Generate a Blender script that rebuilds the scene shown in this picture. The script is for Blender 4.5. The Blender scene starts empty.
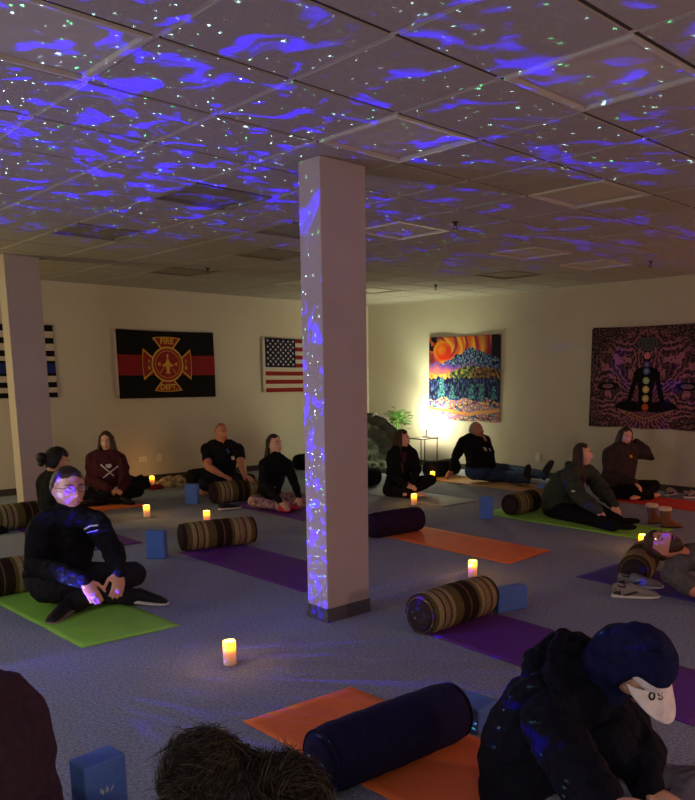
import bpy, math, random
from mathutils import Vector, Matrix, noise as mnoise
R = math.radians
PI = math.pi
SC = bpy.context.scene
COL = SC.collection

# ------------------------------------------------------------------ camera
F, CX, CY = 783.9, 395.0, 509.2
YAW, PIT, ROL, EYE = .77104, -.168615, -.0030437, 1.49436
HC = 2.70614            # ceiling height
XR, YB = 9.578, 10.524  # right wall, back wall
XL, YF = -2.6, -3.4     # left wall and the wall behind the camera
U0, V0, T = .92558, 2.81388, .6096   # ceiling grid origin and module

fw = Vector((math.sin(YAW)*math.cos(PIT), math.cos(YAW)*math.cos(PIT), math.sin(PIT)))
r0 = Vector((math.cos(YAW), -math.sin(YAW), 0))
u0v = r0.cross(fw)
rv = r0*math.cos(ROL)+u0v*math.sin(ROL)
uv = -r0*math.sin(ROL)+u0v*math.cos(ROL)
EYEP = Vector((0, 0, EYE))

def ray(x, y):
    return fw+rv*((x-CX)/F)-uv*((y-CY)/F)
def Zp(x, y, z=0.0):
    """the point of height z seen at this place of the photograph"""
    d = ray(x, y)
    return EYEP+d*((z-EYE)/d.z)
def Dp(x, y, dep):
    """the point at this distance (along the view) seen at this place"""
    return EYEP+ray(x, y)*dep
def depth(P):
    return (Vector(P)-EYEP).dot(fw)

cam_d = bpy.data.cameras.new('camera')
cam = bpy.data.objects.new('camera', cam_d); COL.objects.link(cam)
cam_d.sensor_fit = 'HORIZONTAL'; cam_d.sensor_width = 36
cam_d.lens = F/695*36
cam_d.shift_x = -(CX-347.5)/695
cam_d.shift_y = (CY-400)/695
cam_d.clip_start = .05
m = Matrix((rv, uv, -fw)).transposed().to_4x4()
m.translation = EYEP
cam.matrix_world = m
SC.camera = cam

# ------------------------------------------------------------------ materials
def lin(c):
    return tuple(((v/255)/12.92 if v/255 <= .04045 else ((v/255+.055)/1.055)**2.4) for v in c)+(1,)
def mat(name, col, rough=.8, spec=.3, noise=0, nscale=30, bump=0, bscale=80, emit=None, estr=0, trans=0, sheen=0, metal=0, stretch=None, folds=0):
    m = bpy.data.materials.new(name); m.use_nodes = True
    nt = m.node_tree; N = nt.nodes; L = nt.links
    b = N['Principled BSDF']
    b.inputs['Base Color'].default_value = lin(col)
    b.inputs['Roughness'].default_value = rough
    b.inputs['Specular IOR Level'].default_value = spec
    b.inputs['Metallic'].default_value = metal
    if trans: b.inputs['Transmission Weight'].default_value = trans
    if sheen: b.inputs['Sheen Weight'].default_value = sheen
    if emit:
        b.inputs['Emission Color'].default_value = lin(emit); b.inputs['Emission Strength'].default_value = estr
    tc = N.new('ShaderNodeTexCoord')
    src = tc.outputs['Object']
    if stretch:
        mp = N.new('ShaderNodeMapping'); mp.inputs['Scale'].default_value = stretch
        L.new(src, mp.inputs['Vector']); src = mp.outputs['Vector']
    if noise:
        n = N.new('ShaderNodeTexNoise'); n.inputs['Scale'].default_value = nscale; n.inputs['Detail'].default_value = 4
        L.new(src, n.inputs['Vector'])
        cr = N.new('ShaderNodeMapRange'); cr.inputs[1].default_value = .3; cr.inputs[2].default_value = .7
        cr.inputs[3].default_value = 1-noise; cr.inputs[4].default_value = 1+noise
        L.new(n.outputs['Fac'], cr.inputs[0])
        hs = N.new('ShaderNodeVectorMath'); hs.operation = 'SCALE'
        hs.inputs[0].default_value = lin(col)[:3]
        L.new(cr.outputs[0], hs.inputs['Scale']); L.new(hs.outputs[0], b.inputs['Base Color'])
    if bump:
        n2 = N.new('ShaderNodeTexNoise'); n2.inputs['Scale'].default_value = bscale; n2.inputs['Detail'].default_value = 3
        L.new(src, n2.inputs['Vector'])
        bp = N.new('ShaderNodeBump'); bp.inputs['Strength'].default_value = bump; bp.inputs['Distance'].default_value = .01
        L.new(n2.outputs['Fac'], bp.inputs['Height']); L.new(bp.outputs[0], b.inputs['Normal'])
        if folds:      # soft creases of worn cloth
            n3 = N.new('ShaderNodeTexNoise'); n3.inputs['Scale'].default_value = 9; n3.inputs['Detail'].default_value = 2; n3.inputs['Distortion'].default_value = 1.4
            L.new(src, n3.inputs['Vector'])
            b3 = N.new('ShaderNodeBump'); b3.inputs['Strength'].default_value = .5; b3.inputs['Distance'].default_value = .05
            L.new(n3.outputs['Fac'], b3.inputs['Height']); L.new(b3.outputs[0], bp.inputs['Normal'])
    return m

def stripe_mat(name, bands, length, rough=.9, axis=0):
    """woven cloth with bands of colour along the local axis; bands = [(share, colour)]"""
    m = bpy.data.materials.new(name); m.use_nodes = True
    nt = m.node_tree; N = nt.nodes; L = nt.links; b = N['Principled BSDF']
    b.inputs['Roughness'].default_value = rough; b.inputs['Specular IOR Level'].default_value = .1
    tc = N.new('ShaderNodeTexCoord'); sp = N.new('ShaderNodeSeparateXYZ'); L.new(tc.outputs['Object'], sp.inputs[0])
    mr = N.new('ShaderNodeMapRange'); mr.inputs[1].default_value = -length/2; mr.inputs[2].default_value = length/2
    L.new(sp.outputs[axis], mr.inputs[0])
    cr = N.new('ShaderNodeValToRGB'); cr.color_ramp.interpolation = 'CONSTANT'
    tot = sum(s for s, c in bands); t = 0; e = cr.color_ramp.elements
    for i, (s, c) in enumerate(bands):
        if i < 2: el = e[i]; el.position = t/tot
        else: el = e.new(min(t/tot, .9999))
        el.color = lin(c); t += s
    L.new(mr.outputs[0], cr.inputs[0])
    n = N.new('ShaderNodeTexNoise'); n.inputs['Scale'].default_value = 60; L.new(tc.outputs['Object'], n.inputs['Vector'])
    mx = N.new('ShaderNodeMix'); mx.data_type = 'RGBA'; mx.blend_type = 'MULTIPLY'; mx.inputs[0].default_value = .6
    L.new(cr.outputs[0], mx.inputs[6]); L.new(n.outputs['Fac'], mx.inputs[7]); L.new(mx.outputs[2], b.inputs['Base Color'])
    w = N.new('ShaderNodeTexNoise'); w.inputs['Scale'].default_value = 220; L.new(tc.outputs['Object'], w.inputs['Vector'])
    bp = N.new('ShaderNodeBump'); bp.inputs['Strength'].default_value = .5; bp.inputs['Distance'].default_value = .004
    L.new(w.outputs['Fac'], bp.inputs['Height']); L.new(bp.outputs[0], b.inputs['Normal'])
    return m

def attr_mat(name, rough=.85):
    """printed cloth: the print is a colour attribute of the mesh"""
    m = bpy.data.materials.new(name); m.use_nodes = True
    nt = m.node_tree; b = nt.nodes['Principled BSDF']
    a = nt.nodes.new('ShaderNodeAttribute'); a.attribute_name = 'print'
    nt.links.new(a.outputs['Color'], b.inputs['Base Color'])
    b.inputs['Roughness'].default_value = rough; b.inputs['Specular IOR Level'].default_value = .1
    return m

M = {}
M['wall'] = mat('painted_wall', (196, 188, 172), .9, .2, noise=.03, nscale=2, bump=.08, bscale=150)
M['pillar'] = mat('painted_pillar', (182, 170, 166), .8, .2, noise=.03, nscale=3, bump=.05, bscale=150)
M['tile'] = mat('ceiling_tile', (158, 152, 146), .95, .1, noise=.05, nscale=40, bump=.35, bscale=140)
M['tbar'] = mat('ceiling_rail', (188, 182, 174), .5, .4)
M['tbar_shaded'] = mat('shaded_ceiling_rail', (70, 66, 62), .9, .1)  # shade on the rails of one direction, put into their colour
M['base'] = mat('vinyl_baseboard', (62, 58, 56), .5, .4, noise=.08, nscale=8)
M['pbase'] = mat('vinyl_pillar_base', (84, 82, 88), .45, .4, noise=.08, nscale=8)
M['carpet'] = mat('carpet', (150, 158, 176), .98, .05, noise=.38, nscale=75, bump=.6, bscale=260)
M['panel_dark'] = mat('dark_diffuser', (124, 118, 106), .6, .3, noise=.05, nscale=20)
M['panel_light'] = mat('pale_diffuser', (176, 170, 160), .9, .1, noise=.04, nscale=15)
M['plastic_white'] = mat('white_plastic', (225, 222, 210), .4, .4)
M['dark_slot'] = mat('dark_slot', (25, 22, 20), .6, .2)
M['brass'] = mat('bronze_metal', (70, 60, 48), .4, .5, metal=.8)
M['mat_green'] = mat('green_mat', (150, 216, 84), .75, .3, noise=.05, nscale=6, bump=.15, bscale=300)
M['mat_orange'] = mat('orange_mat', (246, 124, 66), .75, .3, noise=.05, nscale=6, bump=.15, bscale=300)
M['mat_purple'] = mat('purple_mat', (104, 50, 140), .75, .3, noise=.05, nscale=6, bump=.15, bscale=300)
M['mat_indigo'] = mat('indigo_mat', (72, 56, 150), .75, .3, noise=.05, nscale=6, bump=.15, bscale=300)
M['mat_red'] = mat('red_mat', (226, 66, 48), .75, .3, noise=.05, nscale=6, bump=.15, bscale=300)
M['mat_grey'] = mat('grey_mat', (150, 154, 168), .75, .3, noise=.05, nscale=6, bump=.15, bscale=300)
M['mat_tan'] = mat('tan_mat', (214, 170, 120), .75, .3, noise=.05, nscale=6, bump=.15, bscale=300)
M['foam_blue'] = mat('blue_foam', (92, 130, 212), .7, .3, noise=.08, nscale=60, bump=.2, bscale=300)
M['navy'] = mat('navy_cotton', (34, 30, 62), .9, .1, noise=.12, nscale=40, bump=.25, bscale=60)
M['black_cloth'] = mat('black_cloth', (24, 23, 28), .9, .1, noise=.12, nscale=40, bump=.2, bscale=60)
M['plum'] = mat('plum_cotton', (44, 28, 56), .9, .1, noise=.12, nscale=40, bump=.2, bscale=60)
M['cap_brown'] = mat('brown_end_cloth', (58, 46, 50), .95, .1, noise=.15, nscale=60, bump=.3, bscale=200)
M['marks'] = mat('pale_print', (200, 205, 225), .7, .2)
tanb, oliv, dark, mid, sand = (168, 148, 112), (112, 104, 58), (58, 44, 34), (124, 92, 70), (184, 164, 122)
M['stripe'] = stripe_mat('striped_weave', [(1.5, dark), (1.5, mid), (2, oliv), (3, sand), (1, dark), (3, tanb), (2, mid), (2, sand), (2, oliv), (1, mid), (3, oliv), (5, dark), (1, mid), (5, dark), (2, oliv), (3, sand), (1, oliv), (3, tanb), (2, mid), (3, sand), (2, oliv), (1.5, mid), (1.5, dark)], .66)

# ------------------------------------------------------------------ mesh helpers
class MB:
    def __init__(self): self.v = []; self.f = []; self.m = []; self.s = []
    def add(self, vs, fs, mi=0, smooth=False):
        o = len(self.v); self.v += [tuple(v) for v in vs]
        for f in fs: self.f.append(tuple(i+o for i in f)); self.m.append(mi); self.s.append(smooth)
        return self
    def box(self, a, b, mi=0, M4=None):
        x0, y0, z0 = a; x1, y1, z1 = b
        vs = [Vector(p) for p in ((x0, y0, z0), (x1, y0, z0), (x1, y1, z0), (x0, y1, z0), (x0, y0, z1), (x1, y0, z1), (x1, y1, z1), (x0, y1, z1))]
        if M4: vs = [M4 @ v for v in vs]
        return self.add(vs, [(0, 3, 2, 1), (4, 5, 6, 7), (0, 1, 5, 4), (1, 2, 6, 5), (2, 3, 7, 6), (3, 0, 4, 7)], mi)
    def loft(self, rings, mi=0, smooth=True, cap=True):
        """rings: lists of points, all the same count"""
        n = len(rings[0]); vs = [p for r in rings for p in r]; fs = []
        for i in range(len(rings)-1):
            for j in range(n):
                k = (j+1) % n
                fs.append((i*n+j, i*n+k, (i+1)*n+k, (i+1)*n+j))
        if cap:
            fs.append(tuple(reversed(range(n)))); fs.append(tuple(range((len(rings)-1)*n, len(rings)*n)))
        return self.add(vs, fs, mi, smooth)
    def lathe(self, prof, n=24, mi=0, M4=None, smooth=True, cap=True):
        """prof: [(r, z)]"""
        rings = []
        for r, z in prof:
            ring = [Vector((r*math.cos(2*PI*j/n), r*math.sin(2*PI*j/n), z)) for j in range(n)]
            if M4: ring = [M4 @ p for p in ring]
            rings.append(ring)
        return self.loft(rings, mi, smooth, cap)
    def tube(self, pts, rad, n=10, mi=0, side=None, flat=1.0, dome=True):
        """tapered tube through pts with radii rad; flat scales the thickness across 'side'"""
        pts = [Vector(p) for p in pts]
        if not isinstance(rad, (list, tuple)): rad = [rad]*len(pts)
        P = []; Rr = []
        if dome:
            d = (pts[0]-pts[1]).normalized()
            for a in (80, 55, 28): P.append(pts[0]+d*rad[0]*math.sin(R(a))); Rr.append(rad[0]*math.cos(R(a)))
        P += pts; Rr += list(rad)
        if dome:
            d = (pts[-1]-pts[-2]).normalized()
            for a in (28, 55, 80): P.append(pts[-1]+d*rad[-1]*math.sin(R(a))); Rr.append(rad[-1]*math.cos(R(a)))
        rings = []; prev = None
        for i, p in enumerate(P):
            if i == 0: d = P[1]-P[0]
            elif i == len(P)-1: d = P[-1]-P[-2]
            else: d = (P[i+1]-p).normalized()+(p-P[i-1]).normalized()
            if d.length < 1e-9: d = prev or Vector((0, 0, 1))
            d = d.normalized(); prev = d
            if side is None:
                s = d.cross(Vector((.13, .31, .94))) if abs(d.z) < .95 else d.cross(Vector((1, .1, 0)))
            else:
                s = Vector(side)-d*d.dot(Vector(side))
            if i and (s.length > 1e-6) and side is None and rings_s.dot(s) < 0: s = -s
            s = s.normalized(); rings_s = s; t = d.cross(s)
            rings.append([p+s*(Rr[i]*math.cos(2*PI*j/n))+t*(Rr[i]*flat*math.sin(2*PI*j/n)) for j in range(n)])
        return self.loft(rings, mi, True, True)
    def ball(self, c, r, n=12, mi=0, M4=None):
        """ellipsoid, r scalar or 3 radii"""
        if not isinstance(r, (list, tuple)): r = (r, r, r)
        rings = []
        k = max(6, n//2+2)
        for i in range(k+1):
            a = -PI/2+PI*min(max(i/k, .02), .98)
            ring = [Vector((r[0]*math.cos(a)*math.cos(2*PI*j/n), r[1]*math.cos(a)*math.sin(2*PI*j/n), r[2]*math.sin(a))) for j in range(n)]
            if M4: ring = [M4 @ p for p in ring]
            rings.append([p+Vector(c) for p in ring])
        return self.loft(rings, mi, True, True)
    def build(self, name, mats, parent=None, loc=None):
        me = bpy.data.meshes.new(name)
        me.from_pydata([tuple(v) for v in self.v], [], self.f)
        if not isinstance(mats, (list, tuple)): mats = [mats]
        for mm in mats: me.materials.append(mm)
        me.polygons.foreach_set('material_index', self.m)
        me.polygons.foreach_set('use_smooth', self.s)
        me.update()
        o = bpy.data.objects.new(name, me); COL.objects.link(o)
        if parent: o.parent = parent
        if loc: o.location = loc
        return o

def tag(o, label, cat, group=None, kind=None):
    if label: o['label'] = label
    if cat: o['category'] = cat
    if group: o['group'] = group
    if kind: o['kind'] = kind
    return o
def thing(name, label, cat, loc=(0, 0, 0), rz=0, group=None):
    o = bpy.data.objects.new(name, None); COL.objects.link(o)
    o.empty_display_size = .1
    o.location = loc; o.rotation_euler.z = rz
    return tag(o, label, cat, group)
def struct(o): o['kind'] = 'structure'; return o
def bevel(o, w, seg=2):
    b = o.modifiers.new('b', 'BEVEL'); b.width = w; b.segments = seg; b.limit_method = 'ANGLE'
    return o
def copy_tree(o, parent=None):
    c = o.copy(); COL.objects.link(c)
    if parent: c.parent = parent
    for ch in list(o.children): copy_tree(ch, c)
    return c
def bake(o):
    """turn the modifiers of o into real mesh"""
    dg = bpy.context.evaluated_depsgraph_get()
    dg.update()
    me = bpy.data.meshes.new_from_object(o.evaluated_get(dg))
    o.modifiers.clear(); o.data = me
    return o

# ------------------------------------------------------------------ room shell
struct(MB().box((XL-.1, YF-.1, -.1), (XR+.1, YB+.1, 0)).build('floor', M['carpet']))
struct(MB().box((XL-.1, YB, 0), (XR+.1, YB+.12, HC+.2)).build('wall_back', M['wall']))
struct(MB().box((XR, YF-.1, 0), (XR+.12, YB, HC+.2)).build('wall_right', M['wall']))
struct(MB().box((XL-.12, YF-.1, 0), (XL, YB, HC+.2)).build('wall_left', M['wall']))
struct(MB().box((XL, YF-.12, 0), (XR, YF, HC+.2)).build('wall_front', M['wall']))
BB = .088
struct(MB().box((XL, YB-.006, 0), (XR-.006, YB, BB)).build('baseboard_back', M['base']))
struct(MB().box((XR-.006, YF, 0), (XR, YB, BB)).build('baseboard_right', M['base']))
struct(MB().box((XL, YF, 0), (XL+.006, YB, BB)).build('baseboard_left', M['base']))
struct(MB().box((XL+.006, YF, 0), (XR-.006, YF+.006, BB)).build('baseboard_front', M['base']))
for nm, (x0, y0, x1, y1) in (('pillar', (2.925, 3.605, 3.27, 3.80)), ('pillar', (2.87, 8.545, 3.215, 8.74))):
    p = struct(bevel(MB().box((x0, y0, 0), (x1, y1, HC)).build(nm, M['pillar']), .004, 1))
    struct(MB().box((x0-.005, y0-.005, 0), (x1+.005, y1+.005, BB)).build('pillar_base', M['pbase'], p))

LIGHTP = [(0, 0), (3, 0), (6, 0), (6, 3), (9, 3), (11, 3), (9, 9), (11, 9), (3, -2)]
DARKP = [(3, 3), (3, 6), (5, 4), (6, 6), (6, 9), (11, 5)]
cells = MB(); rails = MB(); back = MB()
i0, i1 = math.floor((YF-V0)/T), math.ceil((YB-V0)/T)
j0, j1 = math.floor((XL-U0)/T), math.ceil((XR-U0)/T)
g = .011
for j in range(j0, j1):
    for i in range(i0, i1):
        xa, xb = max(U0+j*T+g, XL), min(U0+(j+1)*T-g, XR)
        ya, yb = max(V0+i*T+g, YF), min(V0+(i+1)*T-g, YB)
        if xb-xa < .02 or yb-ya < .02: continue
        if (j, i) in LIGHTP or (j, i) in DARKP: continue
        s = .004
        cells.add([(xa, ya, HC+.008), (xb, ya, HC+.008), (xb, yb, HC+.008), (xa, yb, HC+.008),
                   (xa+s, ya+s, HC), (xb-s, ya+s, HC), (xb-s, yb-s, HC), (xa+s, yb-s, HC)],
                  [(0, 1, 5, 4), (1, 2, 6, 5), (2, 3, 7, 6), (3, 0, 4, 7), (4, 5, 6, 7)])
cells.box((XL, YF, HC+.03), (XR, YB, HC+.15))
struct(cells.build('ceiling', M['tile']))
for j in range(j0, j1+1):
    x = U0+j*T
    if XL < x < XR: rails.box((x-.012, YF, HC+.006), (x+.012, YB, HC+.028))
for i in range(i0, i1+1):
    y = V0+i*T
    if YF < y < YB: rails.box((XL, y-.012, HC+.0065), (XR, y+.012, HC+.028), 1)
struct(rails.build('trim_1', [M['tbar'], M['tbar_shaded']]))
struct(MB().box((XL, YB-.022, HC-.012), (XR, YB, HC+.004)).build('trim_2', M['tbar']))
struct(MB().box((XR-.022, YF, HC-.012), (XR, YB-.022, HC+.004)).build('trim_3', M['tbar']))

def ceiling_panel(j, i, pale, label):
    x, y = U0+(j+.5)*T, V0+(i+.5)*T
    t = thing('ceiling_light', label, 'ceiling light', (x, y, HC))
    h = T/2-.012; k = h-.022
    fr = MB(); z = -.006
    for a, b in (((-h, -h), (h, -k)), ((-h, k), (h, h)), ((-h, -k), (-k, k)), ((k, -k), (h, k))):
        fr.box((a[0], a[1], z), (b[0], b[1], .02))
    fr.build('frame', M['tbar'] if pale else M['panel_dark'], t)
    MB().box((-k, -k, .012), (k, k, .018)).build('diffuser', M['panel_light'] if pale else M['panel_dark'], t)
names = {(0, 0): 'large pale ceiling panel at the upper left of the photo', (3, 0): 'pale square ceiling panel just right of the top of the near pillar',
 (6, 0): 'pale ceiling panel at upper right beyond the pillar shadow band', (6, 3): 'bright-rimmed pale ceiling panel right of the near pillar, above the mountain tapestry',
 (9, 3): 'pale ceiling panel above the right wall, between the tapestries', (11, 3): 'small pale ceiling panel closest to the right wall',
 (9, 9): 'far pale ceiling panel just left of the near pillar by the back wall', (11, 9): 'far pale ceiling panel in the back corner right of the near pillar',
 (3, -2): 'pale ceiling panel at the top right corner of the photo', (3, 3): 'dark ceiling panel left of the near pillar, nearest of the dark ones',
 (3, 6): 'dark ceiling panel above the far left pillar', (5, 4): 'dark ceiling panel partly hidden behind the near pillar', (6, 6): 'dark ceiling panel above the flag of stars and stripes',
 (6, 9): 'small dark ceiling panel above the fire department flag', (11, 5): 'dark ceiling panel above the mountain tapestry', (0, -3): 'pale ceiling panel behind the viewer'}
for c in LIGHTP: ceiling_panel(c[0], c[1], True, names[c])
for c in DARKP: ceiling_panel(c[0], c[1], False, names[c])

for x, y, lb in ((4.91, 8.09, 'small sprinkler head on the ceiling above the fire department flag'), (4.93, 4.37, 'dark sprinkler head on the ceiling right of the near pillar'),
                 (8.06, 7.49, 'distant sprinkler head on the ceiling near the back corner'), (8.10, 4.37, 'sprinkler head on the ceiling by the right wall')):
    t = thing('sprinkler_head', lb, 'sprinkler', (x, y, HC), group=None)
    MB().lathe([(.03, 0), (.032, -.004), (.014, -.01), (.012, -.03), (.008, -.032)], 12).build('escutcheon', M['brass'], t)
    a = MB().tube([(-.012, 0, -.028), (-.02, 0, -.045), (-.004, 0, -.062)], .0035, 6).tube([(.012, 0, -.028), (.02, 0, -.045), (.004, 0, -.062)], .0035, 6)
    a.lathe([(.022, -.062), (.022, -.066), (.003, -.067)], 12); a.build('deflector', M['brass'], t)

# wall outlets
def outlet(P, wall, lb, wide=.07, high=.115):
    t = thing('wall_outlet', lb, 'outlet', P, 0 if wall == 'b' else -PI/2)
    bevel(MB().box((-wide/2, -.007, -high/2), (wide/2, 0, high/2)).build('cover_plate', M['plastic_white'], t), .003)
    cs = ((0, .024), (0, -.024)) if high > wide else ((-.024, 0), (.024, 0))
    for a, b in cs:
        for q in (-.007, .005): MB().box((a+q, -.0085, b-.006), (a+q+.003, -.0068, b+.006)).build('slot', M['dark_slot'], t)
outlet((5.20, YB, .33), 'b', 'wide white wall outlet beside the maroon hoodie woman, left of the pair', .12, .075)
outlet((5.46, YB, .335), 'b', 'tall white wall plate, right of the pair on the back wall')
outlet((XR, 6.82, .30), 'r', 'white outlet on the right wall below the tapestries', .075, .115)
# ------------------------------------------------------------------ yoga mats
def yoga_mat(cs, m, label, wrinkle=.0, group='yoga mats on the carpet', curl=0):
    """cs: four floor corners in order round the mat"""
    cs = [Vector((c[0], c[1], 0)) for c in cs]
    nx, ny = 14, 36; vs = []; fs = []
    rnd = random.Random(label)
    ph = rnd.random()*9
    for z0 in (0.0015, .0065):
        for j in range(ny+1):
            for i in range(nx+1):
                u, v = i/nx, j/ny
                p = cs[0].lerp(cs[1], u).lerp(cs[3].lerp(cs[2], u), v)
                h = wrinkle*max(0, mnoise.noise(Vector((u*1.5+ph, v*7, 0)))) if wrinkle else 0
                vs.append((p.x, p.y, z0+h))
    n = (nx+1)*(ny+1)
    for j in range(ny):
        for i in range(nx):
            a = j*(nx+1)+i; q = (a, a+1, a+nx+2, a+nx+1)
            fs.append(tuple(k+n for k in q)); fs.append(tuple(reversed(q)))
    for i in range(nx):
        fs.append((i, i+1, n+i+1, n+i)); a = ny*(nx+1)+i; fs.append((a+1, a, n+a, n+a+1))
    for j in range(ny):
        a = j*(nx+1); b = a+nx+1; fs.append((b, a, n+a, n+b)); a += nx; b += nx; fs.append((a, b, n+b, n+a))
    o = MB().add(vs, fs, 0, True).build('yoga_mat', m)
    return tag(o, label, 'yoga mat', group)
def rect(x0, y0, x1, y1): return [(x0, y0), (x1, y0), (x1, y1), (x0, y1)]
yoga_mat([(1.66, 4.22), (2.25, 4.19), (2.20, 5.98), (1.60, 5.98)], M['mat_green'], 'bright green yoga mat under the man with glasses', .007)
yoga_mat(rect(2.62, 6.61, 3.22, 8.35), M['mat_purple'], 'purple yoga mat behind the man with glasses, mostly hidden')
yoga_mat(rect(3.6, 8.55, 4.24, 10.2), M['mat_orange'], 'orange yoga mat under the woman in the maroon hoodie')
yoga_mat([(3.24, 4.26), (3.83, 4.28), (3.83, 6.02), (3.24, 6.02)], M['mat_purple'], 'dark purple empty yoga mat beyond the near pillar with a striped bolster on its end')
yoga_mat(rect(4.93, 6.35, 5.55, 7.9), M['mat_purple'], 'purple yoga mat under the woman in floral leggings')
yoga_mat([(4.92, 3.76), (5.56, 3.80), (5.58, 5.45), (4.98, 5.45)], M['mat_orange'], 'orange empty yoga mat right of the near pillar with a plum bolster on its end')
yoga_mat([(1.80, .95), (2.40, .95), (2.36, 2.74), (1.77, 2.78)], M['mat_orange'], 'orange yoga mat in the foreground under the large navy bolster')
yoga_mat([(3.13, 1.38), (3.75, 1.42), (3.80, 3.10), (3.20, 3.12)], M['mat_purple'], 'purple yoga mat passing behind the hooded person on the right')
yoga_mat([(6.55, 3.47), (7.20, 3.50), (7.20, 5.45), (6.58, 5.45)], M['mat_green'], 'green yoga mat under the woman with long hair hanging over her grey hoodie')
yoga_mat([(8.33, 3.2), (9.0, 3.2), (9.05, 5.0), (8.38, 5.0)], M['mat_red'], 'red yoga mat by the right wall under the woman with a hand behind her head')
yoga_mat([(4.93, 1.45), (5.55, 1.45), (5.55, 3.15), (4.95, 3.15)], M['mat_indigo'], 'indigo yoga mat under the man lying down at the right edge')
yoga_mat([(6.62, 6.0), (7.25, 6.0), (7.25, 7.75), (6.64, 7.75)], M['mat_grey'], 'pale grey yoga mat under the long-haired woman beside the lamp corner')
yoga_mat([(8.22, 5.75), (8.85, 5.75), (8.87, 8.05), (8.25, 8.05)], M['mat_tan'], 'tan yoga mat under the older man reclining by the right wall')

# ------------------------------------------------------------------ bolsters
def bolster(c, rz, length, r, m, mcap, label, squash=.94, group='striped bolsters', seams=True):
    t = thing('bolster', label, 'bolster', (c[0], c[1], 0), rz, group)
    h = r*squash
    Mx = Matrix(((0, 0, 1, 0), (1, 0, 0, 0), (0, 1, 0, h), (0, 0, 0, 1)))   # lathe axis -> local x
    L2 = length/2; e = .035
    prof = [(r-e*.9, -L2), (r-e*.45, -L2+.004), (r-.012, -L2+.016), (r-.003, -L2+e)]
    k = 14
    for i in range(1, k): prof.append((r*(1+.012*math.sin(i*2.1)+.02*math.sin(PI*i/k)), -L2+e+(length-2*e)*i/k))
    prof += [(r-.003, L2-e), (r-.012, L2-.016), (r-.03*.5, L2-.004), (r-e*.9, L2)]
    b = MB().lathe(prof, 36, 0, None)
    # the lower side lies flat on the floor
    vs = []
    for v in b.v:
        p = Mx @ Vector(v)
        if p.z < .004: p.z = .004
        vs.append(tuple(p))
    b.v = vs
    o = b.build('cover', m, t)
    o.location = (0, 0, .005)
    for s in (-1, 1):
        cp = MB().lathe([(r-e*.8, 0), (r-e*1.1, .006), (r*.5, .012), (.01, .009)], 32, 0, Matrix.Translation((s*L2, 0, h+.002)) @ Matrix.Rotation(s*PI/2, 4, 'Y'))
        cp.v = [(v[0], v[1], max(v[2], .010)) for v in cp.v]
        cp.build('end_cap', mcap, t)
        if seams:
            pts = [(s*(L2-.006), (r-.011)*math.cos(a*PI/16), max(h+(r-.011)*math.sin(a*PI/16), .008)+.006) for a in range(33)]
            MB().tube(pts, .0045, 6, dome=False).build('piping', mcap, t)
    return t
ST, CB = M['stripe'], M['cap_brown']
bolster((3.62, 5.98), -.20, .66, .125, ST, CB, 'striped bolster on the dark purple mat left of the near pillar')
bolster((3.47, 3.06), .02, .61, .125, ST, CB, 'nearest striped bolster, on the purple mat right of the near pillar')
bolster((1.68, 5.68), .0, .70, .13, ST, CB, 'striped bolster behind the man with glasses at the left edge')
bolster((2.74, 8.14), .05, .68, .13, ST, CB, 'striped bolster at the foot of the far left pillar')
bolster((5.18, 8.06), -.12, .66, .13, ST, CB, 'striped bolster under the hands of the bald man')
bolster((7.02, 5.13), .05, .66, .12, ST, CB, 'dark striped bolster behind the woman on the far green mat')
_e = Zp(634, 572, .11); bolster((_e.x+.31*math.cos(.36), _e.y+.31*math.sin(.36)), .36, .62, .118, ST, CB, 'striped bolster under the neck of the lying man')
bolster((1.98, 2.06), -.06, .68, .124, M['navy'], M['navy'], 'large plain navy bolster on the orange mat in the foreground', group='plain dark bolsters')
bolster((5.12, 5.27), -.05, .60, .12, M['plum'], M['plum'], 'plain plum bolster right of the near pillar at the end of the orange mat', group='plain dark bolsters')
bolster((5.66, 9.50), .1, .62, .13, M['black_cloth'], M['black_cloth'], 'plain black bolster behind the bald man by the back wall', group='plain dark bolsters')
bolster((8.66, 7.9), .0, .6, .13, M['black_cloth'], M['black_cloth'], 'plain black bolster behind the reclining older man', group='plain dark bolsters')
bolster((6.98, 7.9), .0, .66, .13, M['black_cloth'], M['black_cloth'], 'plain black bolster behind the long-haired woman in the lamp corner', group='plain dark bolsters')

# ------------------------------------------------------------------ foam blocks
def block(c, rz, size, label, marks=False):
    t = thing('yoga_block', label, 'yoga block', (c[0], c[1], 0), rz, 'blue foam yoga blocks')
    a, b, h = size
    o = MB().box((-a/2, -b/2, .001), (a/2, b/2, h)).build('foam_body', M['foam_blue'], t)
    bevel(o, .009, 3)
    # small embossed leaf mark on the broad side
    q = MB()
    for s in (-1, 0, 1):
        q.add([(-.002+s*.012, -b/2-.0006, h*.50), (s*.02-.006, -b/2-.0006, h*.56), (s*.024, -b/2-.0006, h*.62), (s*.016+.006, -b/2-.0006, h*.56)], [(0, 3, 2, 1)])
    q.build('embossed_mark', M['marks'] if marks else M['foam_blue'], t)
    return t
V = -.80
block((3.03, 5.97), V+.05, (.155, .10, .235), 'blue foam yoga block standing upright between the green mat and the dark purple mat')
block((4.70, 8.30), V, (.15, .10, .235), 'blue foam yoga block standing beside the bolster of the bald man')
block((6.40, 5.20), V+.1, (.14, .10, .235), 'blue foam yoga block standing alone between the plum bolster and the far green mat')
block((3.94, 3.00), V+.55, (.235, .09, .155), 'blue foam yoga block lying on its side beside the nearest striped bolster')
P = Zp(97, 756, .235); block((P.x, P.y), .10, (.15, .105, .235), 'blue foam yoga block standing in the left foreground', True)
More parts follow.
